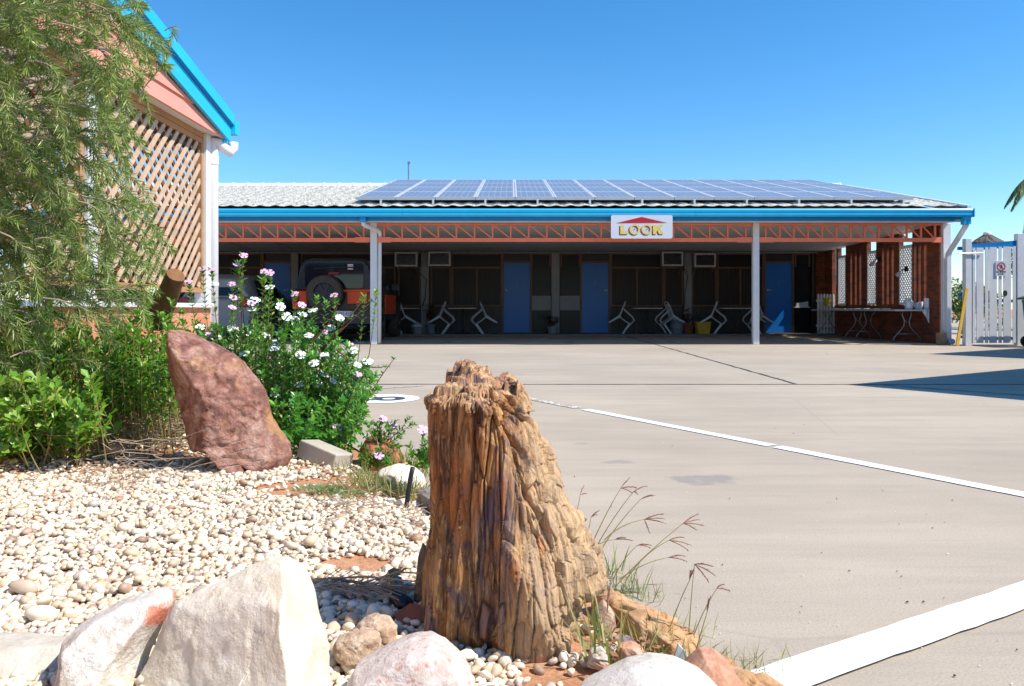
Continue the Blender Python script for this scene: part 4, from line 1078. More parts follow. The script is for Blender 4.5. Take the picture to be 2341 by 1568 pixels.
p = P(789,718,jy-.13); m = MB(); m.box(p.x-.186,p.x+.186,jy-.135,jy-.121,p.z-.067,p.z+.067); npl = m.build('number_plate', M['signwhite'], jp, bevel=.004)
text_mesh('582·RSP', .118, M['maroon'], 'plate_lettering', jp, (p.x,jy-.1365,p.z), (R(90),0,0), .0005, .78, .001)
m = MB(); x = P(801,604,jy+.02).x; m.box(x-.06,x+.06,jy+.012,jy+.022,1.70,1.76); m.box(x-.06,x+.06,jy+.012,jy+.022,1.64,1.665); m.build('window_sticker', M['signwhite'], jp)
m = MB(); m.box(x-.055,x+.055,jy+.009,jy+.0115,1.712,1.73); m.build('sticker_stripe', M['redsign'], jp)
m = MB(); m.box(jx-.7,jx+.7,jy+.1,jy+4.2,.3,.46); m.tube([(jx-.3,jy-.1,.35),(jx+.5,jy-.1,.35)],.03,8); m.build('chassis', M['black'], jp)
# pale hatchback further left
hx, hy = -6.75, 17.7
hp = thing('hatchback_car', 'pale silver hatchback parked left of the 4WD behind the downpipe', 'car', (hx, hy+2, 0))
def hring(y, pts): return [(hx+a, y, b) for a, b in pts]
m = MB(); m.loft([hring(hy, lower(.80,.35,.98)), hring(hy+.15, lower(.86,.28,1.02)), hring(hy+3.2, lower(.86,.28,.98)), hring(hy+4.1, lower(.8,.32,.82))]); m.build('body', M['carsilver'], hp, bevel=.05)
m = MB(); m.loft([hring(hy+.08, upper(.78,.56,1.0,1.44)), hring(hy+.45, upper(.82,.60,1.0,1.55)), hring(hy+2.0, upper(.82,.62,1.0,1.58)), hring(hy+3.0, upper(.78,.7,.96,1.0))]); m.build('cabin', M['carsilver'], hp, bevel=.04)
m = MB(); m.quad((hx-.62,hy+.065,1.05),(hx+.62,hy+.065,1.05),(hx+.5,hy+.15,1.42),(hx-.5,hy+.15,1.42)); m.v=[(a,b-.03,c) for a,b,c in m.v]; m.build('rear_window', M['carglass'], hp)
for s in (-1, 1):
    m = MB(); m.quad((hx+s*.825,hy+.6,1.04),(hx+s*.825,hy+2.3,1.04),(hx+s*.66,hy+1.9,1.45),(hx+s*.66,hy+.7,1.42)); m.v=[(a+s*.015,b,c) for a,b,c in m.v]; m.build('side_window', M['carglass'], hp)
    m = MB(); m.prism(rrect(hx+s*.68-.1,hx+s*.68+.1,.78,1.0,.04), hy-.02, hy+.03, 'y'); m.build('tail_light', M['red'], hp)
    for yy in (hy+.75, hy+3.25): wheel('wheel', (hx+s*.78, yy, .31), .31, .2, 'x', hp)
m = MB(); m.prism(rrect(hx-.8,hx+.8,.3,.52,.05), hy-.07, hy+.05, 'y'); m.build('rear_bumper', M['carsilver'], hp)
# ---------------- veranda house on the left ----------------
vh = thing('veranda_house', 'salmon gabled veranda with bright blue roof edge, white posts and timber lattice', 'house', (-4.5, 5, 0))
XG, XP = -2.75, -2.90
zb = lambda y: 2.377+.207*(7.39-y)          # underside of the blue barge
YF, YN = 7.50, -1.5                          # far and near ends (ridge at y = 2.2)
YRG = 2.4
def zbar(y): return zb(y) if y > YRG else zb(2*YRG-y)
# weatherboards
m = MB(); z = 2.37; first = True
while z < zb(YRG):
    z1 = min(z+.145, zb(YRG)-.01)
    ya = 7.39-(z-2.377)/.207; yb = 7.39-(z1-2.377)/.207
    ya = min(ya, 7.42)
    na, nb_ = 2*YRG-ya, 2*YRG-yb
    x0, x1 = XG+.016, XG-.002
    m.loft([[(x0, na, z), (x0, ya, z), (x1, yb, z1), (x1, nb_, z1)], [(x0-.03, na, z), (x0-.03, ya, z), (x1-.03, yb, z1), (x1-.03, nb_, z1)]])
    z += .145
m.build('weatherboard', M['pink'], vh)
def rake(x0, x1, o0, o1, mat, nm, yf):
    m = MB()
    for s in (1, -1):
        f = lambda y: y if s > 0 else 2*YRG-y
        pts = []
        for y in (YRG, yf): pts.append([(x0, f(y), zb(y)+o0), (x1, f(y), zb(y)+o0), (x1, f(y), zb(y)+o1), (x0, f(y), zb(y)+o1)])
        m.loft(pts)
    return m.build(nm, mat, vh)
rake(XG+.018, XG+.050, 0, .145, M['blue'], 'barge_board', 7.50)
rake(XG+.018, XG+.072, .148, .158, M['fascia'], 'barge_line', 7.50)
rake(XG-.08, XG+.085, .160, .262, M['blue'], 'barge_cap', 7.50)
m = MB()
for s in (1,-1):
    f = lambda y: y if s > 0 else 2*YRG-y
    m.loft([[(x, f(YRG), zb(YRG)+h) for x, h in ((-9.5,.16),(XG-.081,.16),(XG-.081,.24),(-9.5,.24))], [(x, f(7.52), zb(7.52)+h) for x, h in ((-9.5,.16),(XG-.081,.16),(XG-.081,.24),(-9.5,.24))]])
m.build('roof', M['white'], vh)
# end gutter
m = MB(); m.prism([(7.50,zb(7.5)+.08),(7.50,zb(7.5)+.20),(7.62,zb(7.5)+.22),(7.63,zb(7.5)+.10),(7.60,zb(7.5)+.08)], -9.5, XG+.09, 'x'); m.build('gutter', M['blue'], vh)
m = MB(); m.box(-9.5, XG+.012, 7.425, 7.495, 2.30, 2.40); m.build('fascia', M['blue'], vh)
# soffit and ceiling
m = MB(); m.box(XG-.32, XG-.02, 2*YRG-7.4, 7.42, 2.385, 2.395); m.build('soffit', M['soffit'], vh)
m = MB(); m.box(-9.4, XG-.322, 2*YRG-7.4, 7.42, 2.42, 2.44); m.build('ceiling', M['soffit'], vh)
m = MB(); m.box(XP-.06, XP+.03, 2*YRG-7.4, 7.28, 2.335, 2.384); m.build('lattice_head', M['timberframe'], vh)
# posts
for y in (7.33, 5.30, 3.15, 1.0, -1.2):
    m = MB(); m.box(XP-.06, XP+.06, y-.06, y+.06, .8 if 0 else 0, 2.384); m.build('post', M['white'], vh, bevel=.006)
m = MB(); m.box(-6.5,-6.38,7.27,7.39,0,2.384); m.build('post', M['white'], vh, bevel=.006)
# dwarf wall and sill
m = MB(); m.box(XP-.10, XP+.10, -1.3, 7.26, 0, .76); m.build('brick_wall', M['brickpink'], vh)
m = MB(); m.box(XP-.14, XP+.14, -1.3, 7.25, .762, .80); m.build('sill', M['white'], vh, bevel=.005)
# rear room wall
m = MB(); m.box(-9.3, -8.9, 2*YRG-7.4, 7.3, 0, 2.41); m.build('rear_wall', M['brick'], vh)
m = MB(); m.box(-9.3, -3.1, 2*YRG-7.4, 7.3, 0, .04); m.build('floor', simple('veranda_floor', (.3,.27,.24,1), .7, .1, 3), vh)
# lattice screens
def screen(y0, y1, z0=.90, z1=2.33):
    fr = MB(); fr.box(XP-.03,XP+.03,y0,y0+.04,z0,z1); fr.box(XP-.03,XP+.03,y1-.04,y1,z0,z1); fr.box(XP-.03,XP+.03,y0+.041,y1-.041,z0,z0+.045)
    fr.box(XP-.03,XP+.03,y0+.041,y1-.041,z1-.045,z1)
    o = fr.build('lattice_frame', M['timberframe'], vh)
    H = z1-z0-.09; W_ = y1-y0-.08; sp = .136
    for sg, xx, nm, mt in ((1, XP+.014, 'outer_slat', M['lattwood']), (-1, XP-.010, 'inner_slat', M['lattwood_in'])):
        s = MB(); k = -int(H/sp)-1
        while k*sp < W_:
            ya, yb, za, zb_ = k*sp, k*sp+H, 0, H
            if ya < 0: za = -ya; ya = 0
            if yb > W_: zb_ = H-(yb-W_); yb = W_
            if zb_-za > .03:
                A = (ya, za); B = (yb, zb_)
                if sg < 0: A = (W_-ya, za); B = (W_-yb, zb_)
                j = rnd.uniform(-.004,.004)
                s.bar((xx, y0+.04+A[0]+j, z0+.045+A[1]), (xx, y0+.04+B[0]+j, z0+.045+B[1]), .043, .012, (1,0,0))
            k += 1
        s.build(nm, mt, o)
screen(5.37, 7.26); screen(3.22, 5.23); screen(1.07, 3.08)
# downpipe at the corner
m = MB(); m.tube([(-2.77,7.53,2.40),(-2.775,7.51,2.355),(-2.78,7.47,2.33)], .045, 14)
m.v = []; m.f = []
px_, py_ = -2.84, 7.42
m.tube([(-2.70,7.56,2.36),(-2.70,7.56,2.30),(-2.715,7.53,2.262),(-2.76,7.47,2.29),(-2.80,7.43,2.33),(-2.83,7.42,2.34),(px_,7.42,2.31),(px_,7.42,2.25),(px_,7.42,.0)], .048, 16)
m.build('downpipe', M['white'], vh, smooth=True)
m = MB(); m.tube([(px_,7.42,2.20),(px_,7.42,2.12)], .053, 16); m.tube([(px_,7.42,1.0),(px_,7.42,.97)], .053, 16); m.build('pipe_collar', M['white'], vh, auto=True)
# ---------------- foreground stones ----------------
def fbm(p, o=4, l=2.0, g=.5):
    a = 1; s = 0; q = Vector(p)
    for _ in range(o): s += a*mn.noise(q); q = q*l+Vector((3.1,1.7,5.3)); a *= g
    return s
def rock_mat(name, base, light, dark, spots=None, bump=.5, sc=1.0, rough=.85, patch=None, stretch=(1,1,1), smear=None):
    t = NT(name); v = t.co(stretch)
    n = t.noise(v, 7*sc, 8, .65, .6); n2 = t.noise(v, 30*sc, 6, .7); n3 = t.noise(v, 2.6*sc, 4)
    c = t.ramp(n, [(.3, dark), (.48, base), (.68, light)])
    c = t.mix(t.ramp(n2, [(.35, .55), (.6, 0)]), c, dark)
    if patch: c = t.mix(t.ramp(n3, [(patch[1], 0), (patch[1]+.07, patch[2])]), c, patch[0])
    if spots:
        sp = t.voro(v, spots[1]); c = t.mix(t.ramp(sp, [(.12, spots[2]), (.28, 0)]), c, spots[0])
    if smear:
        sp_ = t.n.new("ShaderNodeSeparateXYZ"); t.l.new(v, sp_.inputs[0]); cx_, cz_, rx_, rz_, sc_ = smear
        dx = t.math('DIVIDE', t.math('SUBTRACT', sp_.outputs[0], cx_), rx_); dz = t.math('DIVIDE', t.math('SUBTRACT', sp_.outputs[2], cz_), rz_)
        dd = t.math('ADD', t.math('ADD', t.math('MULTIPLY', dx, dx), t.math('MULTIPLY', dz, dz)), t.math('MULTIPLY', t.math('SUBTRACT', n2, .5), 2.5))
        c = t.mix(t.ramp(dd, [(.5, .85), (1.0, 0)]), c, sc_)
    hh = t.math('ADD', t.math('MULTIPLY', n, .8), t.math('MULTIPLY', n2, .45))
    b1 = t.bump(hh, bump, .02); b2 = t.bump(t.noise(v, 140*sc, 4, .7), .35, .004, b1)
    return t.set(c, rough, b2)
def rock(name, outline, Y, depth, mat, label, cat='rock', group=None, seed=1, center=None, pw=.9, amp=.05, freq=3, planes=0, sub=6, slant=0, zslant=0, pyramid=0, parent_loc=None, extra=None, back=None, ridge=None):
    """closed stone of real depth: its girth follows the outline, depth and facets come from planes and noise"""
    pts = [Vector(((u-1170.5)/F*Y, 0, CAMH-(v-706)/F*Y)) for u, v in outline]
    c = sum(pts, Vector())/len(pts) if center is None else Vector(((center[0]-1170.5)/F*Y, 0, CAMH-(center[1]-706)/F*Y))
    th = [(math.atan2(p.z-c.z, p.x-c.x), p) for p in pts]
    A = np.linspace(-math.pi, math.pi, 361); rad = np.zeros(361)
    n = len(pts)
    for i, a in enumerate(A):
        d = Vector((math.cos(a), 0, math.sin(a))); best = 0
        for j in range(n):
            p, q = pts[j]-c, pts[(j+1) % n]-c; e = q-p
            den = d.x*e.z-d.z*e.x
            if abs(den) < 1e-9: continue
            t = (p.x*e.z-p.z*e.x)/den; s = (p.x*d.z-p.z*d.x)/den
            if t > 0 and -1e-6 <= s <= 1+1e-6: best = max(best, t)
        rad[i] = best
    r_ = np.random.RandomState(seed); V0, F0 = ICO[sub]
    S = float(np.mean(rad)); out = []
    def span(vv):
        xs_ = []
        for j in range(n):
            (u1, v1), (u2, v2) = outline[j], outline[(j+1) % n]
            if (v1 > vv) != (v2 > vv): xs_.append(u1+(vv-v1)/(v2-v1)*(u2-u1))
        if len(xs_) < 2: return 0, 0
        return (min(xs_)-1170.5)/F*Y-c.x, (max(xs_)-1170.5)/F*Y-c.x
    pl = []
    for _ in range(planes):
        nn = r_.normal(size=3); nn[1] = -abs(nn[1])-.75; nn[0] *= .8; nn[2] *= .6; nn /= np.linalg.norm(nn); pl.append((Vector(nn), r_.uniform(.62,.85)))
    back = back or depth
    for d in V0:
        rho = math.hypot(d[0], d[2]); a = math.atan2(d[2], d[0])
        ru = float(np.interp(a, A, rad))
        l1 = rho+abs(d[1])
        rr_ = rho*(1-pyramid)+pyramid*rho/l1; yy = abs(d[1])*(1-pyramid)+pyramid*abs(d[1])/l1
        rr_ = rr_**pw if rho > 0 else 0
        q = Vector((d[0]/max(rho,1e-6)*rr_, math.copysign(yy, d[1]), d[2]/max(rho,1e-6)*rr_))
        for nn, h in pl:
            k = q.dot(nn)-h
            if k > 0: q -= nn*k*.92
        p = Vector((q.x*ru, q.y*(depth if q.y < 0 else back), q.z*ru))
        if ridge and d[1] < 0:
            vv = 706+(CAMH-(c.z+p.z))*F/Y; xl_, xr_ = span(vv)
            rx_ = (float(np.interp(vv, [q_[1] for q_ in ridge], [q_[0] for q_ in ridge]))-1170.5)/F*Y-c.x
            if xr_-xl_ > 1e-3:
                rx_ = min(max(rx_, xl_+.1*(xr_-xl_)), xr_-.1*(xr_-xl_))
                tt = (p.x-xl_)/(rx_-xl_) if p.x < rx_ else (xr_-p.x)/(xr_-rx_)
                tt = max(0, min(1, tt))**.62*min(1, (xr_-xl_)/(S*.9))**.7
                p.y = -depth*tt
        nz = Vector(d)
        f = fbm(p*freq/S*.35+Vector((seed*7.3,0,0)), 5)
        rg = 1-abs(mn.noise(p*(freq*1.1/S)+Vector((0,seed*3.1,0))))*2
        w = min(1, .35+abs(d[1]))
        vd_, vp_ = mn.voronoi(p*(freq*.9/S)+Vector((seed,0,0))); chip = (mn.cell(vp_[0]*3.1)-.5)*.55-.5*max(0,.09-(vd_[1]-vd_[0]))/.09*.3
        p += nz*(amp*S*(f*.7*w+rg*.15*w+chip*.38*w))
        if extra: p = extra(p, d, S)
        X_ = c.x+p.x; yv = Y+p.y+slant*p.x+zslant*p.z
        out.append((X_, yv, c.z+p.z))
    o = npmesh(name, out, F0, mat, None, True)
    return tag(o, label, cat, group)
def OV(s): return [tuple(map(float, q.split(','))) for q in s.split()]
sandwhite = rock_mat('pale_sandstone', lin(230,217,194), lin(240,231,214), lin(204,184,156), None, .6, .8)
greywhite = rock_mat('rough_white_quartzite', lin(226,218,206), lin(240,236,228), lin(176,152,128), None, .8, 1.6, patch=(lin(150,100,70), .62, .6), smear=(-.651, .188, .016, .028, lin(222,120,82)))
redrock = rock_mat('red_jasper', lin(156,104,84), lin(200,162,144), lin(88,50,40), (lin(204,166,140), 19, .55), 1.0, 1.7, .5, (lin(186,136,80), .54, .6))
pinkrock = rock_mat('pinkish_granite', lin(216,200,188), lin(228,218,208), lin(184,154,138), (lin(190,116,88), 60, .55), .6, 1.6, patch=(lin(196,112,70), .60, .75))
conglo = rock_mat('pale_conglomerate', lin(208,178,148), lin(228,206,180), lin(150,112,82), (lin(214,166,146), 26, .8), .9, 2)
orangerock = rock_mat('orange_sandstone', lin(200,154,106), lin(222,186,142), lin(150,100,64), None, .5, 1.2, patch=(lin(140,78,48), .62, .5))
pinksand = rock_mat('pink_sandstone', lin(212,158,124), lin(226,186,158), lin(164,104,80), None, .5, 1.5)
redstone = rock_mat('rust_red_stone', lin(176,96,62), lin(196,130,98), lin(110,56,40), None, .7, 2)
greystone = rock_mat('grey_stone', lin(150,142,132), lin(176,168,156), lin(104,96,88), None, .6, 1.5)
purple = rock_mat('mauve_stone', lin(158,138,140), lin(190,175,176), lin(104,86,90), None, .8, 3)

def paint_patch(o): pass
rock('boulder', OV('300,1700 290,1620 305,1560 335,1490 352,1430 372,1402 430,1372 490,1350 545,1318 590,1300 630,1294 660,1305 688,1330 704,1368 722,1418 742,1468 750,1510 752,1540 768,1580 780,1700 600,1800 420,1780'),
     1.38, .12, sandwhite, 'largest pale cream boulder with a blunt peak in the near foreground', 'boulder', None, 11, (545,1540), .9, .06, 4, 6, slant=-.15, zslant=.32, ridge=[(655,1290),(700,1345),(735,1440),(752,1560),(770,1800)])
rock('boulder', OV('132,1520 136,1482 165,1440 215,1410 275,1385 335,1370 362,1376 372,1400 350,1450 328,1520 300,1600 250,1700 150,1700 128,1600'),
     1.42, .12, greywhite, 'grey white boulder with an orange smear on top, left of the largest boulder', 'boulder', None, 12, (240,1500), .9, .05, 4, 5, slant=-.1, zslant=.5)
# orange smear: a thin crust on that stone
rock('boulder', OV('-90,1480 -20,1478 60,1484 118,1488 136,1500 140,1560 120,1680 -60,1720 -120,1600'),
     1.46, .14, rock_mat('grey_sandstone', lin(196,186,170), lin(212,204,190), lin(170,156,138), None, .6, .8), 'flat topped pale boulder in the bottom left corner', 'boulder', None, 13, (20,1580), .9, .04, 3, 5, zslant=.25)
rock('boulder', OV('785,1640 793,1565 812,1530 850,1508 900,1483 940,1469 985,1467 1020,1484 1052,1512 1076,1548 1086,1600 1082,1700 930,1760 800,1720'),
     1.33, .13, pinkrock, 'rounded pinkish white boulder with rusty flecks in front of the petrified stump', 'boulder', None, 15, (935,1600), .9, .04, 4, 5, zslant=.12)
rock('stone', OV('795,1475 805,1440 828,1416 860,1406 890,1412 906,1436 908,1480 885,1515 805,1508'), 1.62, .05, conglo, 'knobbly brown stone in the shade of the petrified stump', 'stone', None, 16, None, .85, .12, 6, 3, sub=5)
rock('stone', OV('762,1478 770,1462 800,1450 840,1444 866,1454 870,1480 864,1502 835,1512 800,1514 772,1502'), 1.50, .05, conglo, 'small sunlit conglomerate stone with round lumps between two boulders', 'stone', None, 17, None, .8, .16, 7, 2, sub=5)
rock('boulder', OV('1290,1680 1325,1585 1380,1556 1440,1528 1500,1516 1560,1522 1610,1544 1646,1576 1670,1650 1600,1760 1400,1760'),
     1.35, .12, rock_mat('speckled_white_granite', lin(222,214,200), lin(234,228,218), lin(184,172,156), (lin(140,126,112), 70, .3), .4, 1.2), 'smooth cream boulder right of the stump at the bottom edge', 'boulder', None, 18, (1480,1640), .9, .035, 3, 5, zslant=.1)
rock('boulder', OV('1560,1600 1572,1530 1608,1498 1640,1497 1668,1518 1695,1560 1720,1620 1640,1680 1570,1660'),
     1.42, .08, pinksand, 'pink sandstone stone beside the smooth cream boulder', 'stone', None, 19, None, .85, .05, 4, 5, zslant=.2)
# kerb of long orange slabs along the yard edge: laid on the ground along the bed edge
def slab(t0, t1, off, wd, h, mat, label, seed, name='edging_stone', endr=.5, twist=0.):
    r_ = np.random.RandomState(seed); V0, F0 = ICO[6]; out = []
    L = (t1-t0)/2; c = edge((t0+t1)/2, off); 
    for d in V0:
        q = Vector(d); 
        s = max(abs(q.x), abs(q.y), abs(q.z)); k = q/s      # cube
        q = k*.55+q*.45*1.15
        a = q.x*L; b_ = q.y*wd/2*(1-.35*(q.x*.5+.5)*endr); z = q.z*h*(1-.45*max(0,q.x*twist+.0))
        f = fbm(Vector((a*6+seed*5, b_*9, z*9)), 5)
        vd_, vp_ = mn.voronoi(Vector((a*14+seed, b_*16, z*16))); f += (mn.cell(vp_[0]*3.3)-.5)*.55-max(0,.1-(vd_[1]-vd_[0]))*2.5
        nrm = Vector(d); a += nrm.x*f*.016; b_ += nrm.y*f*.016; z += nrm.z*f*.016
        p = c+dEdge*a+nEdge*b_; out.append((p.x, p.y, z+bed0))
    return tag(npmesh(name, out, F0, mat, None, True), label, 'edging stone', 'stones edging the garden bed')
bed0 = -.01
slab(.13, .50, -.062, .105, .068, orangerock, 'thicker orange sandstone edging slab touching the petrified stump', 21, twist=-.2)
slab(-.30, .125, -.060, .085, .052, orangerock, 'lower broken orange edging slab beside the fresh white line', 27, twist=-.3)
slab(1.30, 1.62, -.10, .16, .10, greystone, 'grey edging stone just behind the petrified stump', 22)
rock('edging_stone', OV('862,1108 868,1075 900,1064 940,1070 968,1092 975,1116 960,1135 900,1130'), 3.2, .16, sandwhite, 'low white edging stone behind the black irrigation stake', 'edging stone', 'stones edging the garden bed', 23, None, .85, .05, 3, 4, sub=5)
rock('edging_stone', OV('820,1030 835,1005 870,1003 900,1020 925,1052 900,1072 850,1068 828,1055'), 3.75, .2, redstone, 'rust red edging stone under the pink flowering seedling', 'edging stone', 'stones edging the garden bed', 24, None, .85, .08, 4, 4, sub=5)
rock('edging_stone', OV('700,1000 720,985 760,978 795,990 800,1020 760,1035 710,1030'), 4.4, .16, greystone, 'grey edging stone half hidden under the periwinkle bush', 'edging stone', 'stones edging the garden bed', 25, None, .85, .06, 4, 4, sub=5)
# broken concrete paver
pv = P(742, 1050, 3.55)
m = MB(); m.box(-.115,.115,-.06,.06,-.03,.05); o = m.build('concrete_paver', simple('weathered_paver', lin(178,168,150), .9, .15, 9, .6, 50), None, bevel=.006)
o.location = (pv.x, 3.55, .075); o.rotation_euler = (R(-8), R(12), R(-32)); tag(o, 'broken grey concrete paver lying right of the red boulder', 'paver')
# smaller loose stones by the stump
for i, (o_, Y_, mt, lab) in enumerate([
    ('1412,1470 1425,1458 1445,1462 1462,1478 1455,1488 1425,1482', 1.62, purple, 'small mauve stone lying in the litter right of the stump'),
    ('1405,1500 1415,1475 1445,1470 1470,1482 1468,1508 1430,1512', 1.55, pinksand, 'pale pink stone just behind the smooth cream boulder'),
    ('1340,1520 1350,1488 1375,1480 1392,1500 1388,1530', 1.52, greywhite, 'small white stone at the right foot of the stump'),
    ('1345,1460 1352,1395 1380,1370 1405,1400 1410,1450 1395,1490 1360,1490', 1.78, conglo, 'rough tan rock tucked under the right flank of the stump'),
    ('232,1030 255,1016 285,1020 290,1034 260,1040', 3.5, pinksand, 'small flat brown stone at the edge of the dry litter'),
    ('905,1065 925,1058 950,1064 948,1078 915,1080', 3.35, pinksand, 'small pink stone left of the irrigation stake')]):
    rock('stone', OV(o_), Y_, .035 if Y_ < 2 else .05, mt, lab, 'stone', None, 40+i, None, .85, .08, 4, 3, sub=5)
# white pointed shard
m = MB(); p0 = [P(u, v, 1.55) for u, v in ((1541,1516),(1543,1495),(1551,1472),(1563,1485),(1573,1500),(1572,1520))]
m.loft([[tuple(p) for p in p0], [(p.x, p.y+.006, p.z) for p in p0]]); tag(m.build('stone_shard', M['signwhite'], None, bevel=.001), 'thin white pointed shard standing against the orange slab', 'shard')
# irrigation stake
m = MB(); q = [P(u, v, 2.78) for u, v in ((928,1180),(930,1150),(934,1120),(940,1085),(944,1068))]; m.tube(q, .0085, 8); tag(m.build('irrigation_stake', M['black'], None, smooth=True), 'thin leaning black irrigation stake left of the stump', 'stake')
m = MB(); q = [(-.30,1.98,.075),(-.28,1.9,.07),(-.27,1.84,.066),(-.24,1.78,.07)]; m.tube(q, .02, 8); tag(m.build('irrigation_pipe', M['darkblue'], None, smooth=True), 'short length of dark poly pipe half buried in pebbles beside the stump', 'pipe')

# red leaning boulder
RO = OV('397,757 412,754 432,758 470,775 520,800 560,832 590,868 612,910 622,950 638,985 662,1015 667,1042 655,1068 632,1084 608,1088 592,1066 550,1062 512,1046 500,1022 470,1022 440,1018 424,985 414,930 398,870 386,825 392,790')
def red_extra(p, d, S): 
    return p
rock('boulder', RO, 3.42, .20, redrock, 'tall leaning reddish brown boulder with a sharp ridge standing in the white gravel', 'boulder', None, 31, (500,930), .97, .11, 7, 6, sub=6, slant=.0, back=.15, ridge=[(402,750),(430,790),(462,840),(500,890),(512,935),(508,975),(500,1010),(540,1050),(600,1090)])

# ---------------- petrified stump ----------------
def stump_mat():
    t = NT('petrified_wood'); v = t.co((1,1,.13)); vi = t.co()
    g1 = t.noise(v, 26, 8, .7, .5); g2 = t.noise(v, 95, 6, .7); bigc = t.noise(t.co((1,1,.45)), 5.5, 5, .6, .8)
    c = t.ramp(g1, [(.28, lin(70,40,22)), (.40, lin(132,82,44)), (.50, lin(174,118,66)), (.60, lin(212,160,100)), (.72, lin(118,68,34))])
    c = t.mix(t.ramp(g2, [(.36, .85), (.5, 0)]), c, lin(70,40,24)); c = t.mix(t.ramp(t.noise(t.co((1,1,.1)), 160, 5, .7), [(.52, 0), (.66, .6)]), c, lin(232,196,146))
    pu = t.noise(t.co((1,1,.35), (0,0,0)), 8, 6, .7, 1.2)
    c = t.mix(t.ramp(pu, [(.54, 0), (.61, .85)]), c, t.ramp(g2, [(.35, lin(58,36,38)), (.65, lin(140,112,118))]))
    # colour goes paler and creamier towards the right flank
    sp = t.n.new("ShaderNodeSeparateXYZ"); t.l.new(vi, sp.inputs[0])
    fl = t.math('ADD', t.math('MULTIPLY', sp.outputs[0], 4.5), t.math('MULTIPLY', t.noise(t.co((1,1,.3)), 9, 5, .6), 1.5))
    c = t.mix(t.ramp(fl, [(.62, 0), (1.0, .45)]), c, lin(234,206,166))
    orr = t.noise(t.co((1,1,.3)), 13, 5, .6); c = t.mix(t.ramp(orr, [(.58, 0), (.68, .65)]), c, lin(198,116,48))
    top = t.attr('tint'); mo = t.noise(vi, 22, 7, .7, 1.5)
    tc = t.ramp(mo, [(.32, lin(70,44,42)), (.42, lin(150,116,108)), (.5, lin(206,152,104)), (.6, lin(226,190,144)), (.7, lin(128,72,46))])
    c = t.mix(top, c, tc)
    h = t.math('ADD', t.math('MULTIPLY', g1, 1.0), t.math('MULTIPLY', g2, .5))
    b1 = t.bump(h, 1.0, .014); b2 = t.bump(t.noise(t.co((1,1,.25)), 210, 6, .75), .7, .004, b1)
    rgh = t.ramp(pu, [(.5, .88), (.64, .5)])
    return t.set(c, rgh, b2, 0, .5)
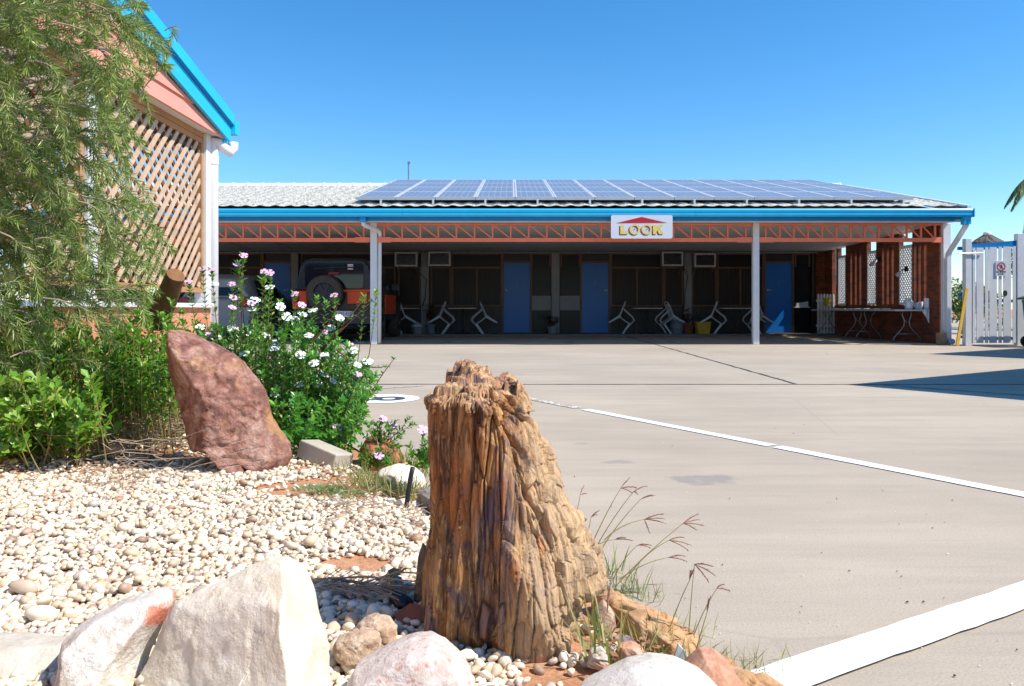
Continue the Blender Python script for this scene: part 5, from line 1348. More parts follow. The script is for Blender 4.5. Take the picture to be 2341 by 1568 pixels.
def stump():
    Y0 = 1.70
    Lr = [(846,994),(870,978),(900,975),(935,971),(1000,973),(1060,977),(1130,975),(1190,977),(1225,975),(1245,968),(1300,964),(1360,962),(1430,964),(1500,980),(1580,1000),(1700,1010)]
    Rr = [(846,1150),(870,1183),(900,1212),(935,1232),(980,1248),(1030,1268),(1070,1288),(1120,1310),(1165,1335),(1205,1350),(1240,1368),(1275,1384),(1305,1394),(1330,1398),(1350,1388),(1372,1354),(1410,1332),(1470,1308),(1540,1292),(1600,1285),(1700,1280)]
    lv, lu = zip(*Lr); rv, ru = zip(*Rr)
    NT_, NZ = 520, 560
    V = []; tint = []
    vtop, vbot = 876.0, 1640.0
    PL = [((-1,.05),.98),((-.44,-.90),.86),((.22,-.97),.97),((.80,-.60),.86),((1,.1),.98),((0,1),.9),((.6,.8),.95),((-.7,.7),1.0)]
    SH = []
    for i in range(NT_):
        a = 2*math.pi*i/NT_; s_ = sum(max(0,(n_[0]*math.cos(a)+n_[1]*math.sin(a))/h_)**9 for n_, h_ in PL)
        r0_ = s_**(-1/9); SH.append((r0_*math.cos(a), r0_*math.sin(a)))
    mnx = min(q[0] for q in SH); mxx = max(q[0] for q in SH); SH = [((q[0]-mnx)/(mxx-mnx)*2-1, q[1]) for q in SH]
    for j in range(NZ):
        s = j/(NZ-1); v = vtop+(vbot-vtop)*s
        ul = float(np.interp(v, lv, lu)); ur = float(np.interp(v, rv, ru))
        z = CAMH-(v-706)/F*Y0; xl = (ul-1170.5)/F*Y0; xr = (ur-1170.5)/F*Y0
        cx = (xl+xr)/2; rx = (xr-xl)/2; ry = .138+.065*s
        for i in range(NT_):
            a = 2*math.pi*i/NT_; ca, sa = math.cos(a), math.sin(a)
            q = SH[i]
            x = cx+rx*q[0]; y = Y0+ry*q[1]
            if y < Y0: x = cx+(x-cx)*(1-(Y0-y)*.5)
            wob = mn.noise(Vector((x*5, y*5, z*2.2)))*.022
            wx, wy = x+wob, y+wob*.6
            g = mn.noise(Vector((wx*16, wy*16, z*2.5)))*.55
            v1, p1 = mn.voronoi(Vector((wx*26, wy*26, z*2.4))); v2, p2 = mn.voronoi(Vector((wx*62, wy*62, z*8)))
            disp = g*.011+(mn.cell(p1[0]*5.3)-.5)*.010+(mn.cell(p2[0]*4.7)-.5)*.0055
            e1 = v1[1]-v1[0]; e2 = v2[1]-v2[0]
            if e1 < .11: disp -= (.11-e1)/.11*.0095
            if e2 < .10: disp -= (.10-e2)/.10*.0028
            disp += mn.noise(Vector((wx*150, wy*150, z*14)))*.0022
            kn = mn.noise(Vector((x*14, y*14, z*9+11)))
            if kn > .42: disp -= (kn-.42)*.07
            # diagonal rib on the front from mid left to lower right, with a hollow under it
            if sa < 0:
                ur_ = 1185+(v-1230)*.33; du = (x/Y0*F+1170.5-ur_)/38
                if v > 1150:
                    k = min(1, (v-1150)/90); disp += .040*math.exp(-du*du)*k
                    hol = math.exp(-((x/Y0*F+1170.5-(1130+(v-1500)*.25))/52)**2)*min(1, max(0, (v-1400)/70)); disp -= .075*hol
                # split between left body and right flank near the top
                us = 1150+(v-870)*.30+10*math.sin(v*.05); dq = (x/Y0*F+1170.5-us)/7
                if v < 1240: disp -= .018*math.exp(-dq*dq)*(1-max(0,(v-1150)/90))
            # jagged right flank edge
            fl = (mn.noise(Vector((z*22, a, 3)))*.012+(mn.cell(Vector((z*26, 1, 3)))-.5)*.008)*max(0, ca)**2
            V.append((x+ca*disp+fl, y+sa*disp, z)); tint.append(0)
    # rim profile: the broken top slopes, the left lower, a knob at the back left
    V = np.array(V).reshape(NZ, NT_, 3); rowtop = V[0].copy(); cx0 = rowtop[:,0].mean()
    # raise/lower rim by angle with decay downward
    rim = np.zeros(NT_)
    for i in range(NT_):
        x, y = rowtop[i,0], rowtop[i,1]
        rim[i] = topz(x, y)-rowtop[i,2]
    for j in range(60):
        k = (1-j/60)**1.6
        V[j,:,2] += rim*k
    tint = np.zeros((NZ, NT_)); tint[:10] = np.linspace(1,0,10)[:,None]
    NC = 90; cap = []
    c0 = V[0].mean(0)
    for j in range(1, NC):
        k = 1-j/NC; ring_ = []
        for i in range(NT_):
            x = c0[0]+(V[0,i,0]-c0[0])*k; y = c0[1]+(V[0,i,1]-c0[1])*k
            ring_.append((x, y, topz(x, y)))
        cap.append(ring_)
    cap = np.array(cap)[::-1]
    allV = np.concatenate([cap, V], 0); NR = allV.shape[0]
    tn = np.concatenate([np.ones((NC-1, NT_)), tint], 0)
    idx = np.arange(NR*NT_).reshape(NR, NT_); nxt = np.roll(idx, -1, 1)
    Fq = np.stack([idx[:-1], idx[1:], nxt[1:], nxt[:-1]], 2).reshape(-1, 4)
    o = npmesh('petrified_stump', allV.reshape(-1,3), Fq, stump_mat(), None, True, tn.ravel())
    o.data.validate()
    return tag(o, 'tall orange brown petrified tree stump with flaking grain in the foreground', 'petrified stump')
def topz(x, y):
    u = x/1.70*F+1170.5
    b = float(np.interp(u, [960,985,1010,1050,1100,1150,1185,1215,1240], [904,897,884,872,868,869,886,914,950]))
    z = CAMH-(b-706)/F*1.70
    fy = (y-1.70)/.13           # -1 front, +1 back
    z += .020*max(-1.2,min(1.2,fy))-.018*max(0,-fy)
    z += .016*fbm((x*16,y*16,1),4)+.016*(mn.cell(Vector((x*20+mn.noise(Vector((x*30,y*30,0))),y*34,3)))-.5)+.007*fbm((x*70,y*70,4),3)
    dk = ((u-1064)/35)**2+((fy-.35)/.45)**2+.25*mn.noise(Vector((x*60,y*60,2)))
    if dk < 1.3: z += .014*min(1, (1.3-dk)/.3)
    return z
stump()
# side fin of pale wood leaning out on the left base and the right tongue
rock('petrified_chip', OV('944,1400 950,1330 956,1270 966,1240 985,1262 992,1330 988,1410 975,1470 950,1460'), 1.84, .04, rock_mat('weathered_petrified_chip', lin(150,128,102), lin(176,154,124), lin(96,74,54), None, 1, 3, stretch=(1,1,.3)), 'grey weathered slab of petrified wood standing against the left side of the stump', 'petrified wood', None, 51, None, .8, .12, 6, 3, sub=6)
# ---------------- plants ----------------
M['vleaf'] = leaf_mat('periwinkle_leaf', lin(46,108,32), lin(80,146,48), lin(168,194,78), .3, .35)
M['sleaf'] = leaf_mat('shrub_leaf', lin(60,112,30), lin(104,156,44), lin(196,206,110), .3, .35)
M['bleaf'] = leaf_mat('bottlebrush_leaf', lin(60,94,54), lin(118,148,80), lin(200,206,116), .36, .36)
M['grass'] = leaf_mat('grass_blade', lin(78,110,40), lin(140,150,80), lin(198,180,130), .5, .3)
M['weed'] = leaf_mat('weed_leaf', lin(50,96,48), lin(84,128,70), lin(120,150,90), .5, .3)
M['wflower'] = simple('white_petal', (.82,.83,.80,1), .5, .03, 8)
M['pflower'] = simple('pink_petal', lin(236,176,222), .5, .12, 20)
M['eye'] = simple('flower_eye', lin(190,180,60), .6, .1, 8)
M['redstem'] = simple('reddish_stem', lin(122,66,52), .6, .2, 20)
M['tanstem'] = simple('tan_stem', lin(150,140,80), .6, .2, 20)
M['seed'] = simple('purple_seed_head', lin(140,98,80), .8, .3, 60)
M['capsule'] = simple('grey_seed_capsule', lin(104,92,84), .9, .4, 40, .8, 120)

LT = {  # leaf templates: (x across, y along, z up) of unit length, folded along the midrib
 'oval': (np.array([(0,0,0),(-.17,.3,.04),(0,.3,-.02),(.17,.3,.04),(-.2,.62,.03),(0,.62,-.02),(.2,.62,.03),(0,1,-.06)]), np.array([(0,2,1),(0,3,2),(1,2,5),(1,5,4),(2,3,6),(2,6,5),(4,5,7),(5,6,7)])),
 'obov': (np.array([(0,0,0),(-.1,.3,.03),(0,.3,-.01),(.1,.3,.03),(-.25,.68,.05),(0,.68,-.02),(.25,.68,.05),(0,1,-.03)]), np.array([(0,2,1),(0,3,2),(1,2,5),(1,5,4),(2,3,6),(2,6,5),(4,5,7),(5,6,7)])),
 'blade': (np.array([(-.045,0,0),(.045,0,0),(.055,.5,.03),(-.055,.5,.03),(0,1,-.02)]), np.array([(0,1,2),(0,2,3),(3,2,4)])),
}
LT['narrow'] = (LT['blade'][0]*np.array([.68,1,1]), LT['blade'][1])
LT['fine'] = (LT['blade'][0]*np.array([.32,1,1]), LT['blade'][1])
class Leaves:
    def __init__(s, kind): s.V0, s.F0 = LT[kind]; s.p = []; s.d = []; s.u = []; s.L = []; s.c = []
    def add(s, p, d, up, L, c): s.p.append(tuple(p)); s.d.append(tuple(d)); s.u.append(tuple(up)); s.L.append(L); s.c.append(c)
    def build(s, name, mat, parent=None):
        p = np.array(s.p); d = np.array(s.d); u = np.array(s.u); L = np.array(s.L)[:,None,None]
        d /= np.linalg.norm(d,axis=1,keepdims=True); x = np.cross(d,u); x /= np.linalg.norm(x,axis=1,keepdims=True)+1e-9; z = np.cross(x,d)
        W = p[:,None]+L*(s.V0[None,:,0:1]*x[:,None]+s.V0[None,:,1:2]*d[:,None]+s.V0[None,:,2:3]*z[:,None])
        Fa = (s.F0[None]+(np.arange(len(p))*len(s.V0))[:,None,None]).reshape(-1,3)
        return npmesh(name, W.reshape(-1,3), Fa, mat, parent, True, np.repeat(s.c, len(s.V0)))
def flower(mb, eye, c, n, r, rr):
    n = Vector(n).normalized(); a = n.cross(Vector((0.3,1,.1))).normalized(); b = n.cross(a); off = rr.uniform(0,6)
    for i in range(5):
        t = off+i*2*math.pi/5; d = a*math.cos(t)+b*math.sin(t); s = n.cross(d)
        p0 = c; L = r*rr.uniform(.9,1.08); w_ = r*.46
        dz = n*r*rr.uniform(-.05,.12)
        mb.quad(p0, p0+d*L*.45-s*w_*.55+dz*.5, p0+d*L*.85-s*w_+dz, p0+d*L+dz*.6, p0+d*L*.88+s*w_*.9+dz, p0+d*L*.45+s*w_*.6+dz*.5)
    q = c+n*.0012
    eye.quad(*[q+(a*math.cos(t)+b*math.sin(t))*r*.12 for t in (0,1.26,2.51,3.77,5.03)])
def inpoly(u, v, poly):
    c = False; j = len(poly)-1
    for i in range(len(poly)):
        if (poly[i][1] > v) != (poly[j][1] > v) and u < (poly[j][0]-poly[i][0])*(v-poly[i][1])/(poly[j][1]-poly[i][1])+poly[i][0]: c = not c
        j = i
    return c
def bez(a, b, c, n): return [a*(1-t)**2+b*2*t*(1-t)+c*t*t for t in [i/(n-1) for i in range(n)]]

def leafy_stem(st, lv, base, tip, rr, dens, L0, r0=.004, cmean=.35, lo=.35, rosette=8, bend=.12):
    mid = (base+tip)/2; out = Vector((tip.x-base.x, tip.y-base.y, 0)); mid += out*bend+Vector((rr.uniform(-.03,.03),rr.uniform(-.03,.03),rr.uniform(-.02,.05)))
    pts = bez(base, mid, tip, 8); st.tube(pts, [r0*(1-.6*i/7) for i in range(8)], 5, False)
    Ls = sum((pts[i+1]-pts[i]).length for i in range(7)); n = max(2, int(Ls*(1-lo)*dens)); ph = rr.uniform(0,6)
    for i in range(n):
        t = lo+(1-lo)*(i+.3)/n; f = t*7; k = min(6, int(f)); p = pts[k].lerp(pts[k+1], f-k); ax = (pts[k+1]-pts[k]).normalized()
        ph += 1.57; sd_ = ax.cross(Vector((.2,.1,1))).normalized(); o2 = ax.cross(sd_)
        for sg in (0, math.pi):
            d = (sd_*math.cos(ph+sg)+o2*math.sin(ph+sg))+ax*rr.uniform(.3,.8)+Vector((0,0,.15))
            lv.add(p, d, ax+Vector((0,0,.4)), L0*rr.uniform(.65,1.15)*(1-.25*t), min(1,max(0,cmean+rr.gauss(0,.2))))
    ax = (pts[-1]-pts[-2]).normalized(); sd_ = ax.cross(Vector((.2,.1,1))).normalized(); o2 = ax.cross(sd_)
    for i in range(rosette):
        a = i*2.4; d = (sd_*math.cos(a)+o2*math.sin(a))+ax*rr.uniform(.5,1.4); lv.add(tip-ax*.004*i, d, ax, L0*rr.uniform(.5,.95), min(1,max(0,cmean+.1+rr.gauss(0,.15))))
    return tip, ax

# periwinkle bush
rr = random.Random(21)
vb = thing('periwinkle_bush', 'leafy periwinkle bush full of white and pink flowers behind the red boulder', 'flowering bush', (-1.4, 4.4, .05))
st = MB(); lv = Leaves('oval'); rst = MB(); ey = MB(); FL = []
poly = [(430,735),(540,745),(620,740),(700,735),(760,765),(820,800),(868,850),(862,905),(838,960),(812,1010),(780,1040),(715,1030),(660,1010),(630,950),(600,870),(540,810),(470,800),(400,780)]
def vbase(u, Y): return P(min(820, max(560, 640+(u-640)*.55)), 706+(CAMH-.06)*F/Y, Y)
n = 0
while n < 400:
    u, v = rr.uniform(400,900), rr.uniform(730,1045)
    if not inpoly(u, v, poly): continue
    n += 1; Y = rr.uniform(3.95,5.0)-(.35 if v > 900 else 0)
    tip = P(u, v, Y); base = vbase(u, Y+.25); base.z = .05
    leafy_stem(st, lv, base, tip, rr, 42, .044, .0028, .35+.1*rr.random(), .3, 9)
WT = [(641.6,703.8),(575,709.6),(654.7,726.9),(675,732),(692,721),(714,712.5),(565,761.6),(533,754),(617,659),(756,753),(705,770),(608.5,770),(597,777.5),(629,800.6),(562,808),(458,750),(496,776),(776,730),(630,786),(805,804),(584,689),
      (840,828),(816,836.8),(717,833),(743,814),(687,814),(741,859),(764,873),(724,880),(684,882),(637,882),(630,905),(804,802),(559,809),(627,800),
      (350,665),(372,690),(365,712)]
PT = [(557,587),(542,608),(604,623),(617,627),(674,675),(764,678),(530,652),(533,684),(484,620),(464,617),(431,647),(532,706),(477,768),(741,763),(800,792),(818,859),(690,700),(575,696)]
def vstem(u, v, Y, pink, tall=True, fl=True):
    tip = P(u, v, Y); b = vbase(u, Y+.1); b = b.lerp(P(u, v+(150 if tall else 70), Y+.1), .75) if tall else b.lerp(P(u,v+60,Y+.1), .6)
    b.z = max(b.z, .06)
    t, ax = leafy_stem(rst if tall and pink else st, lv, b, tip, rr, 46, .044, .0028, .5, .45 if tall else .3, 11, .03)
    if fl:
        nrm = Vector((rr.uniform(-.1,.5), rr.uniform(-.9,-.3), rr.uniform(.6,1.1)))
        fm = MB(); flower(fm, ey, t+ax*.008, nrm, .023 if pink else .0275, rr); FL.append((fm, pink))
for u, v in WT: vstem(u, v, rr.uniform(3.95,4.15) if v > 800 else rr.uniform(4.0,4.4), False, False)
for u, v in PT: vstem(u, v, rr.uniform(4.0,4.35) if v < 800 else 3.9, True, v < 700)
for u, v in ((860,663),(832,679),(724,682),(545,600),(745,690),(600,640),(640,690)): vstem(u, v, 4.2, True, True, False)
for a, b, c in (((760,775),(800,735),(848,690)),((735,800),(790,740),(826,690)),((770,800),(830,850),(880,838)),((700,790),(760,745),(772,695)),((800,1000),(850,880),(900,822))):
    Y = 4.15; q = bez(P(*a,Y), P(*b,Y), P(*c,Y), 9); rst.tube(q, [.0045*(1-.07*i) for i in range(9)], 6)
    for i in (4,5,6,7,8,8,8):
        for _ in range(3): lv.add(q[i], Vector((rr.uniform(-1,1),rr.uniform(-1,1),rr.uniform(-.2,1))), (0,0,1), .028*rr.uniform(.6,1.1), rr.uniform(.2,.7))
st.build('leaf_stem', M['tanstem'], vb, smooth=True); rst.build('flower_stem', M['redstem'], vb, smooth=True); lv.build('foliage', M['vleaf'], vb)
for fm, pk in FL: fm.build('pink_flower' if pk else 'white_flower', M['pflower'] if pk else M['wflower'], vb)
ey.build('flower_eye', M['eye'], vb)
# smaller flowering seedlings along the edge
def seedling(name, lab, c, tips, Y, pinks):
    fs = []
    t = thing(name, lab, 'flowering plant', tuple(P(c[0], c[1], Y)))
    s = MB(); l = Leaves('oval'); f = MB(); e = MB(); b = P(c[0], c[1], Y)
    for i in range(16):
        tp = P(c[0]+rr.uniform(-45,45), c[1]-rr.uniform(8,60), Y+rr.uniform(-.08,.08)); leafy_stem(s, l, b, tp, rr, 60, .032, .0025, .35, .25, 6)
    for (u, v, fl) in tips:
        tp, ax = leafy_stem(s, l, b, P(u, v, Y+rr.uniform(-.04,.04)), rr, 46, .034, .0025, .3, .35, 8)
        if fl: f = MB(); flower(f, e, tp+ax*.006, Vector((.3,-.6,.9)), .023, rr); fs.append(f)
    s.build('leaf_stem', M['tanstem'], t); l.build('foliage', M['vleaf'], t); [f.build('pink_flower', M['pflower'], t) for f in fs]; e.build('flower_eye', M['eye'], t)
seedling('periwinkle_plant', 'small periwinkle plant with pink flowers above the rust red stone', (872,1020), [(875,960,1),(897,972,1),(935,955,0),(945,970,0),(920,990,0),(850,985,0)], 3.7, 1)
seedling('periwinkle_plant', 'small periwinkle plant with one pink flower at the foot of the bush', (770,1040), [(772,980,1),(800,960,0),(840,940,0),(735,1000,0),(820,900,0),(760,960,0)], 3.75, 1)
seedling('periwinkle_plant', 'periwinkle plant peeping out behind the left side of the stump', (975,1070), [(966,985,1),(972,1010,0),(962,1030,0),(985,1000,0)], 3.0, 1)
seedling('periwinkle_plant', 'low periwinkle plant with a pink flower beside the white edging stone', (866,1068), [(866,1040,1),(885,1050,0),(850,1050,0)], 3.45, 1)

# rounded leaf shrub, left
rr = random.Random(33)
ls = thing('leafy_shrub', 'spreading shrub with rounded yellow edged leaves below the bottlebrush', 'shrub', (-2.3, 3.9, .05))
st = MB(); lv = Leaves('obov')
poly = [(-60,690),(60,700),(150,720),(260,730),(330,700),(400,690),(430,710),(415,760),(390,790),(396,860),(410,900),(360,905),(300,880),(230,890),(225,930),(205,975),(170,1010),(100,1030),(40,1035),(-60,1050)]
n = 0
while n < 470:
    u, v = rr.uniform(-60,435), rr.uniform(690,1045)
    if not inpoly(u, v, poly): continue
    near_ = v > 860 and u < 230
    if near_ and rr.random() < .35: continue
    n += 1
    Y = rr.uniform(3.1,3.7) if near_ else rr.uniform(3.5,4.7)
    tip = P(u, v, Y)
    if tip.x < XP+.12: tip.x = XP+.15
    base = Vector((tip.x+rr.uniform(-.15,.1), tip.y+rr.uniform(.1,.3), .05))
    leafy_stem(st, lv, base, tip, rr, 26 if near_ else 32, .066 if near_ else .05, .003, .5 if near_ else .32, .4, 8)
for _ in range(110):
    u, v = rr.uniform(215,420), rr.uniform(800,960); Y = rr.uniform(3.75,4.5)
    if u > 330 and v > 900: continue
    tip = P(u, v, Y); leafy_stem(st, lv, Vector((tip.x+rr.uniform(-.12,.05), tip.y+.15, .05)), tip, rr, 30, .048, .003, .3, .45, 8)
st.build('leaf_stem', M['tanstem'], ls); lv.build('foliage', M['sleaf'], ls)
# cut log standing in the shrub
m = MB(); a, b = P(352,735,4.2), P(402,628,4.05); q = [a, a.lerp(b,.5)+Vector((.01,0,0)), b]; m.tube(q, [.07,.058,.052], 14)
m.v = [tuple(Vector(v)+Vector((1,1,0))*.008*mn.noise(Vector(v)*22)) for v in m.v]
a2 = a.lerp(b,.25); m.tube([a2, a2+Vector((-.09,-.05,.02))], [.045,.035], 10); a3 = a.lerp(b,.3); m.tube([a3, a3+Vector((.12,-.02,.09))], [.02,.012], 8)
tag(m.build('sawn_trunk', simple('brown_cut_bark', lin(122,84,52), .9, .4, 14, 1, 60, stretch=(1,1,.3)), None, auto=True), 'sawn off brown trunk leaning right out of the shrub before the lattice', 'tree stump')

# dry litter: twigs on the soil and pebbles
rr = random.Random(5); m = MB()
for i in range(900):
    if i < 620: u, v = rr.gauss(280,110), 985+rr.gauss(0,42)
    elif i < 800: u, v = rr.uniform(-20,330), rr.uniform(1000,1110)
    else: u, v = rr.uniform(720,960), rr.uniform(1060,1180)
    if v < 880: v = 900+rr.random()*60
    Y = (CAMH-.10)*F/(v-706); x = (u-1170.5)/F*Y
    if (Vector((x,Y,0))-E0).dot(nEdge) > -.05: continue
    h = rr.random()*(.14 if i < 620 else .01); a = rr.gauss(0,.9); L = rr.uniform(.06,.28) if i < 620 else rr.uniform(.03,.1)
    p = Vector((x,Y,bed_h(x,Y)+.025+h)); d = Vector((math.cos(a),math.sin(a)*.7,rr.uniform(-.25,.3))); pm = p+d*L*.5+Vector((rr.uniform(-.02,.02),0,rr.uniform(-.02,.02))); m.tube([p,pm,p+d*L], [.0016,.0014,.0008], 4, False)
stuff(m.build('twig_litter', M['twigmat'], None), 'tangle of dry grey twigs lying under the shrub', 'twigs')
m = MB()
for u0, v0, u1, v1 in ((750,1320,930,1460),(720,1430,960,1330),(770,1400,905,1440),(760,1360,800,1470),(830,1330,800,1440),(700,1370,880,1420),(860,1340,960,1310),(730,1340,850,1400)):
    a, b = P(u0,v0,1.92), P(u1,v1,1.80); a.z = max(a.z,.085); b.z = max(b.z,.085); m.tube([a,(a+b)/2+Vector((0,0,.01)),b], [.003,.0026,.0015], 5)
rr = random.Random(9)
for i in range(60):
    p = P(rr.uniform(710,950), rr.uniform(1340,1470), 1.85); p.z = .08+rr.random()*.02; a = rr.uniform(-.9,1.2); L = rr.uniform(.04,.14); m.tube([p, p+Vector((math.cos(a)*L,math.sin(a)*L,rr.uniform(-.01,.02)))], .0012, 4)
stuff(m.build('twig_litter', M['twigmat'], None), 'few thin dry twigs on the shaded pebbles left of the stump', 'twigs')
m = MB(); rr = random.Random(12)
for i in range(420):
    if i < 250: u, v = rr.gauss(270,90), 990+abs(rr.gauss(0,30)); z0 = .105
    else: u, v = rr.uniform(1350,1620), rr.uniform(1440,1560); z0 = .05
    Y = (CAMH-z0)*F/(v-706); x = (u-1170.5)/F*Y
    p = Vector((x,Y,bed_h(x,Y)+.02+rr.random()*.015)); a = rr.uniform(0,6.28); L = rr.uniform(.012,.03) if i < 250 else rr.uniform(.006,.014); d = Vector((math.cos(a),math.sin(a),rr.uniform(-.3,.3)))*L; s = Vector((-d.y,d.x,rr.uniform(-.01,.01)))*.35
    m.quad(p-d, p-s, p+d, p+s)
stuff(m.build('leaf_litter', simple('dry_leaf', lin(158,112,78), .8, .4, 40), None), 'small curled brown dead leaves on the bed', 'leaf litter')
m = MB(); p = P(1010,1500,1.60)-Vector((.04,0,0)); pts = [(-.055,.00),(-.02,.025),(.01,.02),(.055,.06),(.045,.015),(.07,-.02),(.03,-.025),(.0,-.035),(-.03,-.03)]
c_ = P(958,1410,1.70); m.quad(*[(c_.x+a, c_.y+b*.5, c_.z+b+.2*a*a*8) for a, b in pts]); o_ = m.build('dead_leaf', simple('brown_dead_leaf', lin(150,84,58), .7, .25, 30), None); o_.modifiers.new('s','SOLIDIFY').thickness = .001; tag(o_, 'single curled brown dead leaf against the left foot of the stump', 'leaf')

# grass tufts and seed heads
rr = random.Random(41)
def tuft(c, Y, n, h, spread, lab, name='grass_tuft', cm=.5, z=None):
    l = Leaves('fine'); b = P(c[0], c[1], Y); n = int(n*1.5)
    for i in range(n):
        p = b+Vector((rr.gauss(0,spread), rr.gauss(0,spread*.7), 0)); p.z = bed_h(p.x,p.y)+.01 if (p-E0).dot(nEdge) < 0 else 0
        l.add(p, Vector((rr.gauss(0,.5), rr.gauss(0,.5), 1)), Vector((rr.uniform(-1,1),rr.uniform(-1,1),.2)), h*rr.uniform(.4,1.1), min(1,max(0,cm+rr.gauss(0,.25))))
    o = l.build(name, M['grass']); return stuff(o, lab, 'grass')
tuft((900,1130), 3.05, 330, .10, .10, 'dry green grass tuft growing left of the irrigation stake')
tuft((840,1105), 3.3, 160, .07, .09, 'thin dry grass beside the broken paver')
tuft((935,1040), 3.5, 110, .17, .07, 'sparse tall dry grass behind the irrigation stake', cm=.7)
tuft((1445,1380), 2.02, 40, .06, .05, 'green grass tuft behind the orange edging slab')
tuft((1385,1545), 1.52, 12, .17, .02, 'few tall thin grass blades rising at the right foot of the stump', cm=.6)
tuft((1555,1530), 1.50, 60, .09, .03, 'short green blades beside the white shard', cm=.2)
tuft((1700,1545), 1.62, 60, .06, .05, 'reddish dry weed sprawling over the lower end of the slab', cm=.8)
tuft((1500,1500), 1.7, 90, .08, .06, 'straggly dry grass in front of the orange slab', cm=.6)
def ground_weed(c, Y, n, r, lab):
    l = Leaves('blade'); b = P(c[0], c[1], Y)
    for i in range(n):
        a = rr.uniform(0,6.28); q = r*rr.random()**.6; p = b+Vector((math.cos(a)*q*1.5, math.sin(a)*q, 0)); p.z = bed_h(p.x,p.y)+.025
        l.add(p, Vector((math.cos(a),math.sin(a),rr.uniform(.1,.9))), (0,0,1), rr.uniform(.01,.028), rr.random())
    tag(l.build('ground_weed', M['weed']), lab, 'weed')
ground_weed((738,1150), 2.9, 700, .075, 'small bright green weed mat on the gravel right of the red boulder')
ground_weed((795,1165), 2.82, 300, .05, 'smaller dull green weed beside the bright weed mat')
ground_weed((516,1166), 2.85, 60, .02, 'tiny green weed in the middle of the gravel')
def G(cx, cy): return (1209+.3447*cx, 1028+.3447*cy)
def grass_head(base, ctrl, fork, tips, Y, label):
    t = thing('seeding_grass', label, 'grass', tuple(P(*G(*base), Y)))
    m = MB(); a, b, c = (P(*G(*q), Y) for q in (base, ctrl, fork)); m.tube(bez(a, b, c, 10), [.0017-.0001*i for i in range(10)], 5, False); m.build('stalk', M['tanstem'], t)
    m = MB()
    for tx, ty in tips:
        d = P(*G(tx, ty), Y+rr.uniform(-.03,.03)); q = bez(c, (c+d)/2+Vector((0,0,.006)), d, 8); m.tube(q, [.0006,.0011,.0014,.0014,.0013,.0011,.0009,.0004], 5)
        for k in range(26):
            f = .12+.85*k/26; i = min(6, int(f*7)); p = q[i].lerp(q[i+1], f*7-i); dd = (q[i+1]-q[i]).normalized()+Vector((rr.uniform(-.6,.6),rr.uniform(-.6,.6),rr.uniform(-.6,.6))); e = p+dd*.006; s = Vector((rr.uniform(-1,1),0,rr.uniform(-1,1)))*.0011; m.quad(p-s, p+s, e)
    m.build('seed_head', M['seed'], t)
gh = [((430,600),(520,400),(610,255),[(675,185),(718,252),(690,290)],2.15,'the highest purple seed head beside the stump'),
((450,640),(560,440),(692,280),[(785,240),(722,296)],2.2,'second highest seed head, forking to the right'),
((480,660),(600,470),(740,330),[(825,300),(828,306)],2.2,'thin folded seed head just below the two highest'),
((500,600),(600,490),(765,462),[(900,425),(905,460),(912,492),(800,555)],2.05,'thick drooping seed head with four fingers'),
((580,900),(760,700),(1020,490),[(1130,425),(1142,465),(1165,505),(1110,532)],2.0,'long straight stalk ending in an open four fingered seed head'),
((640,870),(760,680),(930,600),[(1030,580),(1078,635),(1062,670)],2.05,'bushy tan seed head under the long straight stalk'),
((600,860),(760,740),(925,715),[(1035,704),(1052,742)],2.1,'low two fingered seed head pointing right'),
((440,640),(500,600),(570,596),[(690,604),(640,585)],2.2,'small flat seed head close to the stump'),
((560,860),(620,720),(720,634),[(812,634),(808,652)],2.15,'short reddish seed head in the middle of the clump'),
((1050,1400),(1065,1100),(1098,760),[(1218,775),(1242,840),(1195,880)],1.72,'upright seed head with three wide fingers by the slab'),
((900,1300),(960,1080),(1066,865),[(1097,790),(1075,800)],1.72,'single closed brown spike on a curved stalk by the slab'),
((1040,1420),(1100,1150),(1245,922),[(1292,895),(1336,940)],1.70,'rightmost leaning seed head with two short fingers'),
((1090,1400),(1150,1180),(1182,1080),[(1205,975),(1195,985)],1.66,'closed green brown spike on an upright stalk right of the slab'),
((300,520),(320,400),(341,300),[(366,240),(388,293)],2.3,'tiny seed head peeping from behind the stump edge'),
((380,600),(400,520),(412,450),[(466,404),(450,430)],2.3,'short tan seed head touching the stump outline'),
((390,1500),(440,1200),(520,1080),[(545,860),(530,900)],1.55,'faint spike on a tall green stalk in front of the stump flank')]
for g_ in gh: grass_head(*g_[:5], 'wild grass stalk, '+g_[5])
tuft(G(470,640), 2.2, 22, .10, .035, 'green grass leaves around the stalks behind the right flank of the stump', cm=.3)
tuft(G(620,900), 2.05, 18, .10, .03, 'green grass leaves rising beside the top of the orange slab', cm=.35)

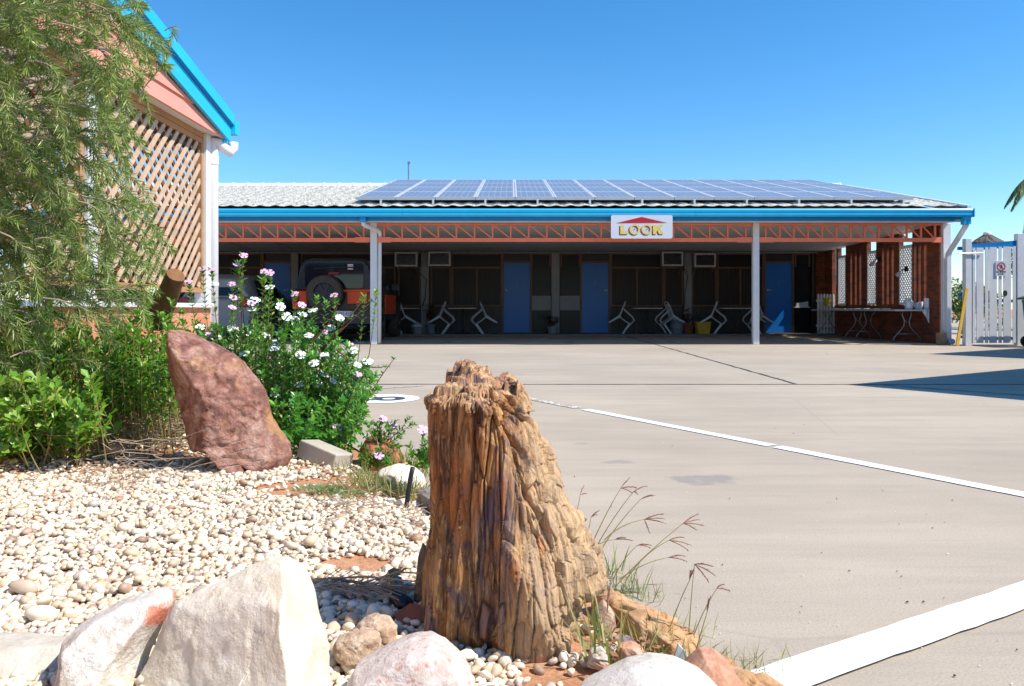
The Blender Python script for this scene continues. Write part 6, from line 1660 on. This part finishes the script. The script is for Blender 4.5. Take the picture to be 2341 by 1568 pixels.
# weeping bottlebrush
rr = random.Random(77)
bt = thing('bottlebrush_tree', 'weeping bottlebrush tree with narrow grey green leaves hanging over the left side', 'tree', (-3.0, 3.5, .04))
tr = MB(); br = MB(); cp = MB(); lv = Leaves('narrow')
tb = Vector((-2.62,3.35,0)); 
tr.tube([tb, Vector((-2.55,3.4,.8)), Vector((-2.6,3.45,1.6)), Vector((-2.5,3.5,2.3)), Vector((-2.35,3.6,2.9))], [.09,.075,.06,.05,.03], 10)
hubs = []
for (u, v, Y, r) in ((60,60,3.5,.03),(20,200,3.4,.03),(120,-40,3.8,.025),(-60,100,3.2,.03),(230,30,4.0,.02),(180,180,3.9,.02),(60,420,3.6,.02),(280,120,4.2,.016),(-40,500,3.2,.02),(150,320,3.8,.018),(230,300,4.1,.014),(120,520,3.8,.014),(250,480,4.1,.012)):
    e = P(u, v, Y); e.x = max(e.x, XG+.12) if Y > 3.9 else e.x
    s = Vector((-2.5,3.45,max(.9, min(2.6, e.z-.35)))); q = bez(s, (s+e)/2+Vector((0,0,.16)), e, 8); br.tube(q, [.028*(1-i/7)+r*.35*(i/7) for i in range(8)], 7); hubs.append(e)
crown = [(-120,-120),(300,-120),(345,-20),(340,60),(402,96),(385,150),(360,190),(350,260),(330,330),(370,420),(350,520),(420,600),(395,640),(340,690),(330,760),(270,800),(240,860),(130,850),(60,900),(-120,900)]
def dens(u, v):
    d = 1.0
    if u > 310 and 190 < v < 440: d = .35
    if u > 290 and 440 < v < 560: d = .5
    if v > 700: d = .55
    if 165 < u < 215 and 130 < v < 560: d *= .45
    if u > 120 and v < 230: d *= .7
    if u > 180 and 280 < v < 620: d *= .62
    return d
n = 0
while n < 680:
    u, v = rr.uniform(-120,425), rr.uniform(-120,880)
    if not inpoly(u, v, crown) or rr.random() > dens(u, v): continue
    n += 1; Y = rr.uniform(3.2,4.35); tip = P(u, v, Y)
    lim = XG+.10
    if tip.x < lim and Y > 3.0: tip.x = lim+rr.random()*.15 if Y > 4.2 else tip.x
    L = rr.uniform(.2,.5)
    up = v < 200
    st_ = tip+Vector((-rr.uniform(.15,.95)*L*(1.1 if up else 1), rr.uniform(-.12,.15), L*rr.uniform(-.05,.85) if not up else rr.uniform(-.12,.22)))
    mid = (st_+tip)/2+Vector((.06,0,.08))
    q = bez(st_, mid, tip, 7); br.tube(q, [.0035*(1-.1*i) for i in range(7)], 4, False)
    LL = sum((q[i+1]-q[i]).length for i in range(6)); nl = int(LL*300); ph = 0
    t0 = rr.uniform(0,.35)
    for k in range(nl):
        f = t0+(1-t0)*k/nl; i = min(5, int(f*6)); p = q[i].lerp(q[i+1], f*6-i); ax = (q[i+1]-q[i]).normalized()
        s1 = ax.cross(Vector((.3,1,.2))).normalized(); s2 = ax.cross(s1); ph += 2.4
        d = ax*rr.uniform(.6,1.3)+(s1*math.cos(ph)+s2*math.sin(ph))*.9
        lv.add(p, d, Vector((rr.uniform(-1,1),rr.uniform(-1,1),rr.uniform(-1,1))), rr.uniform(.036,.064), min(1,max(0,.35+.35*f+rr.gauss(0,.16))))
    for k in range(24):       # tip brush
        d = (q[-1]-q[-2]).normalized()*rr.uniform(.8,1.6)+Vector((rr.uniform(-1,1),rr.uniform(-1,1),rr.uniform(-1,1)))*.7; lv.add(tip, d, (rr.uniform(-1,1),1,.3), rr.uniform(.03,.05), min(1,.65+rr.gauss(0,.15)))
    if rr.random() < .38 and not up:       # woody capsules clustered on older wood
        a = rr.uniform(0,.3); 
        for k in range(14):
            f = a+.4*k/14; i = min(5, int(f*6)); p = q[i].lerp(q[i+1], f*6-i); d = Vector((rr.uniform(-1,1),rr.uniform(-1,1),rr.uniform(-1,1))).normalized()*.006
            cp.tube([p, p+d], [.0045,.0038], 5)
tr.build('trunk', M['bark'], bt, smooth=True); br.build('branch', simple('pale_branch', lin(150,134,118), .8, .3, 30), bt, smooth=True); cp.build('seed_capsule', M['capsule'], bt); lv.build('foliage', M['bleaf'], bt)
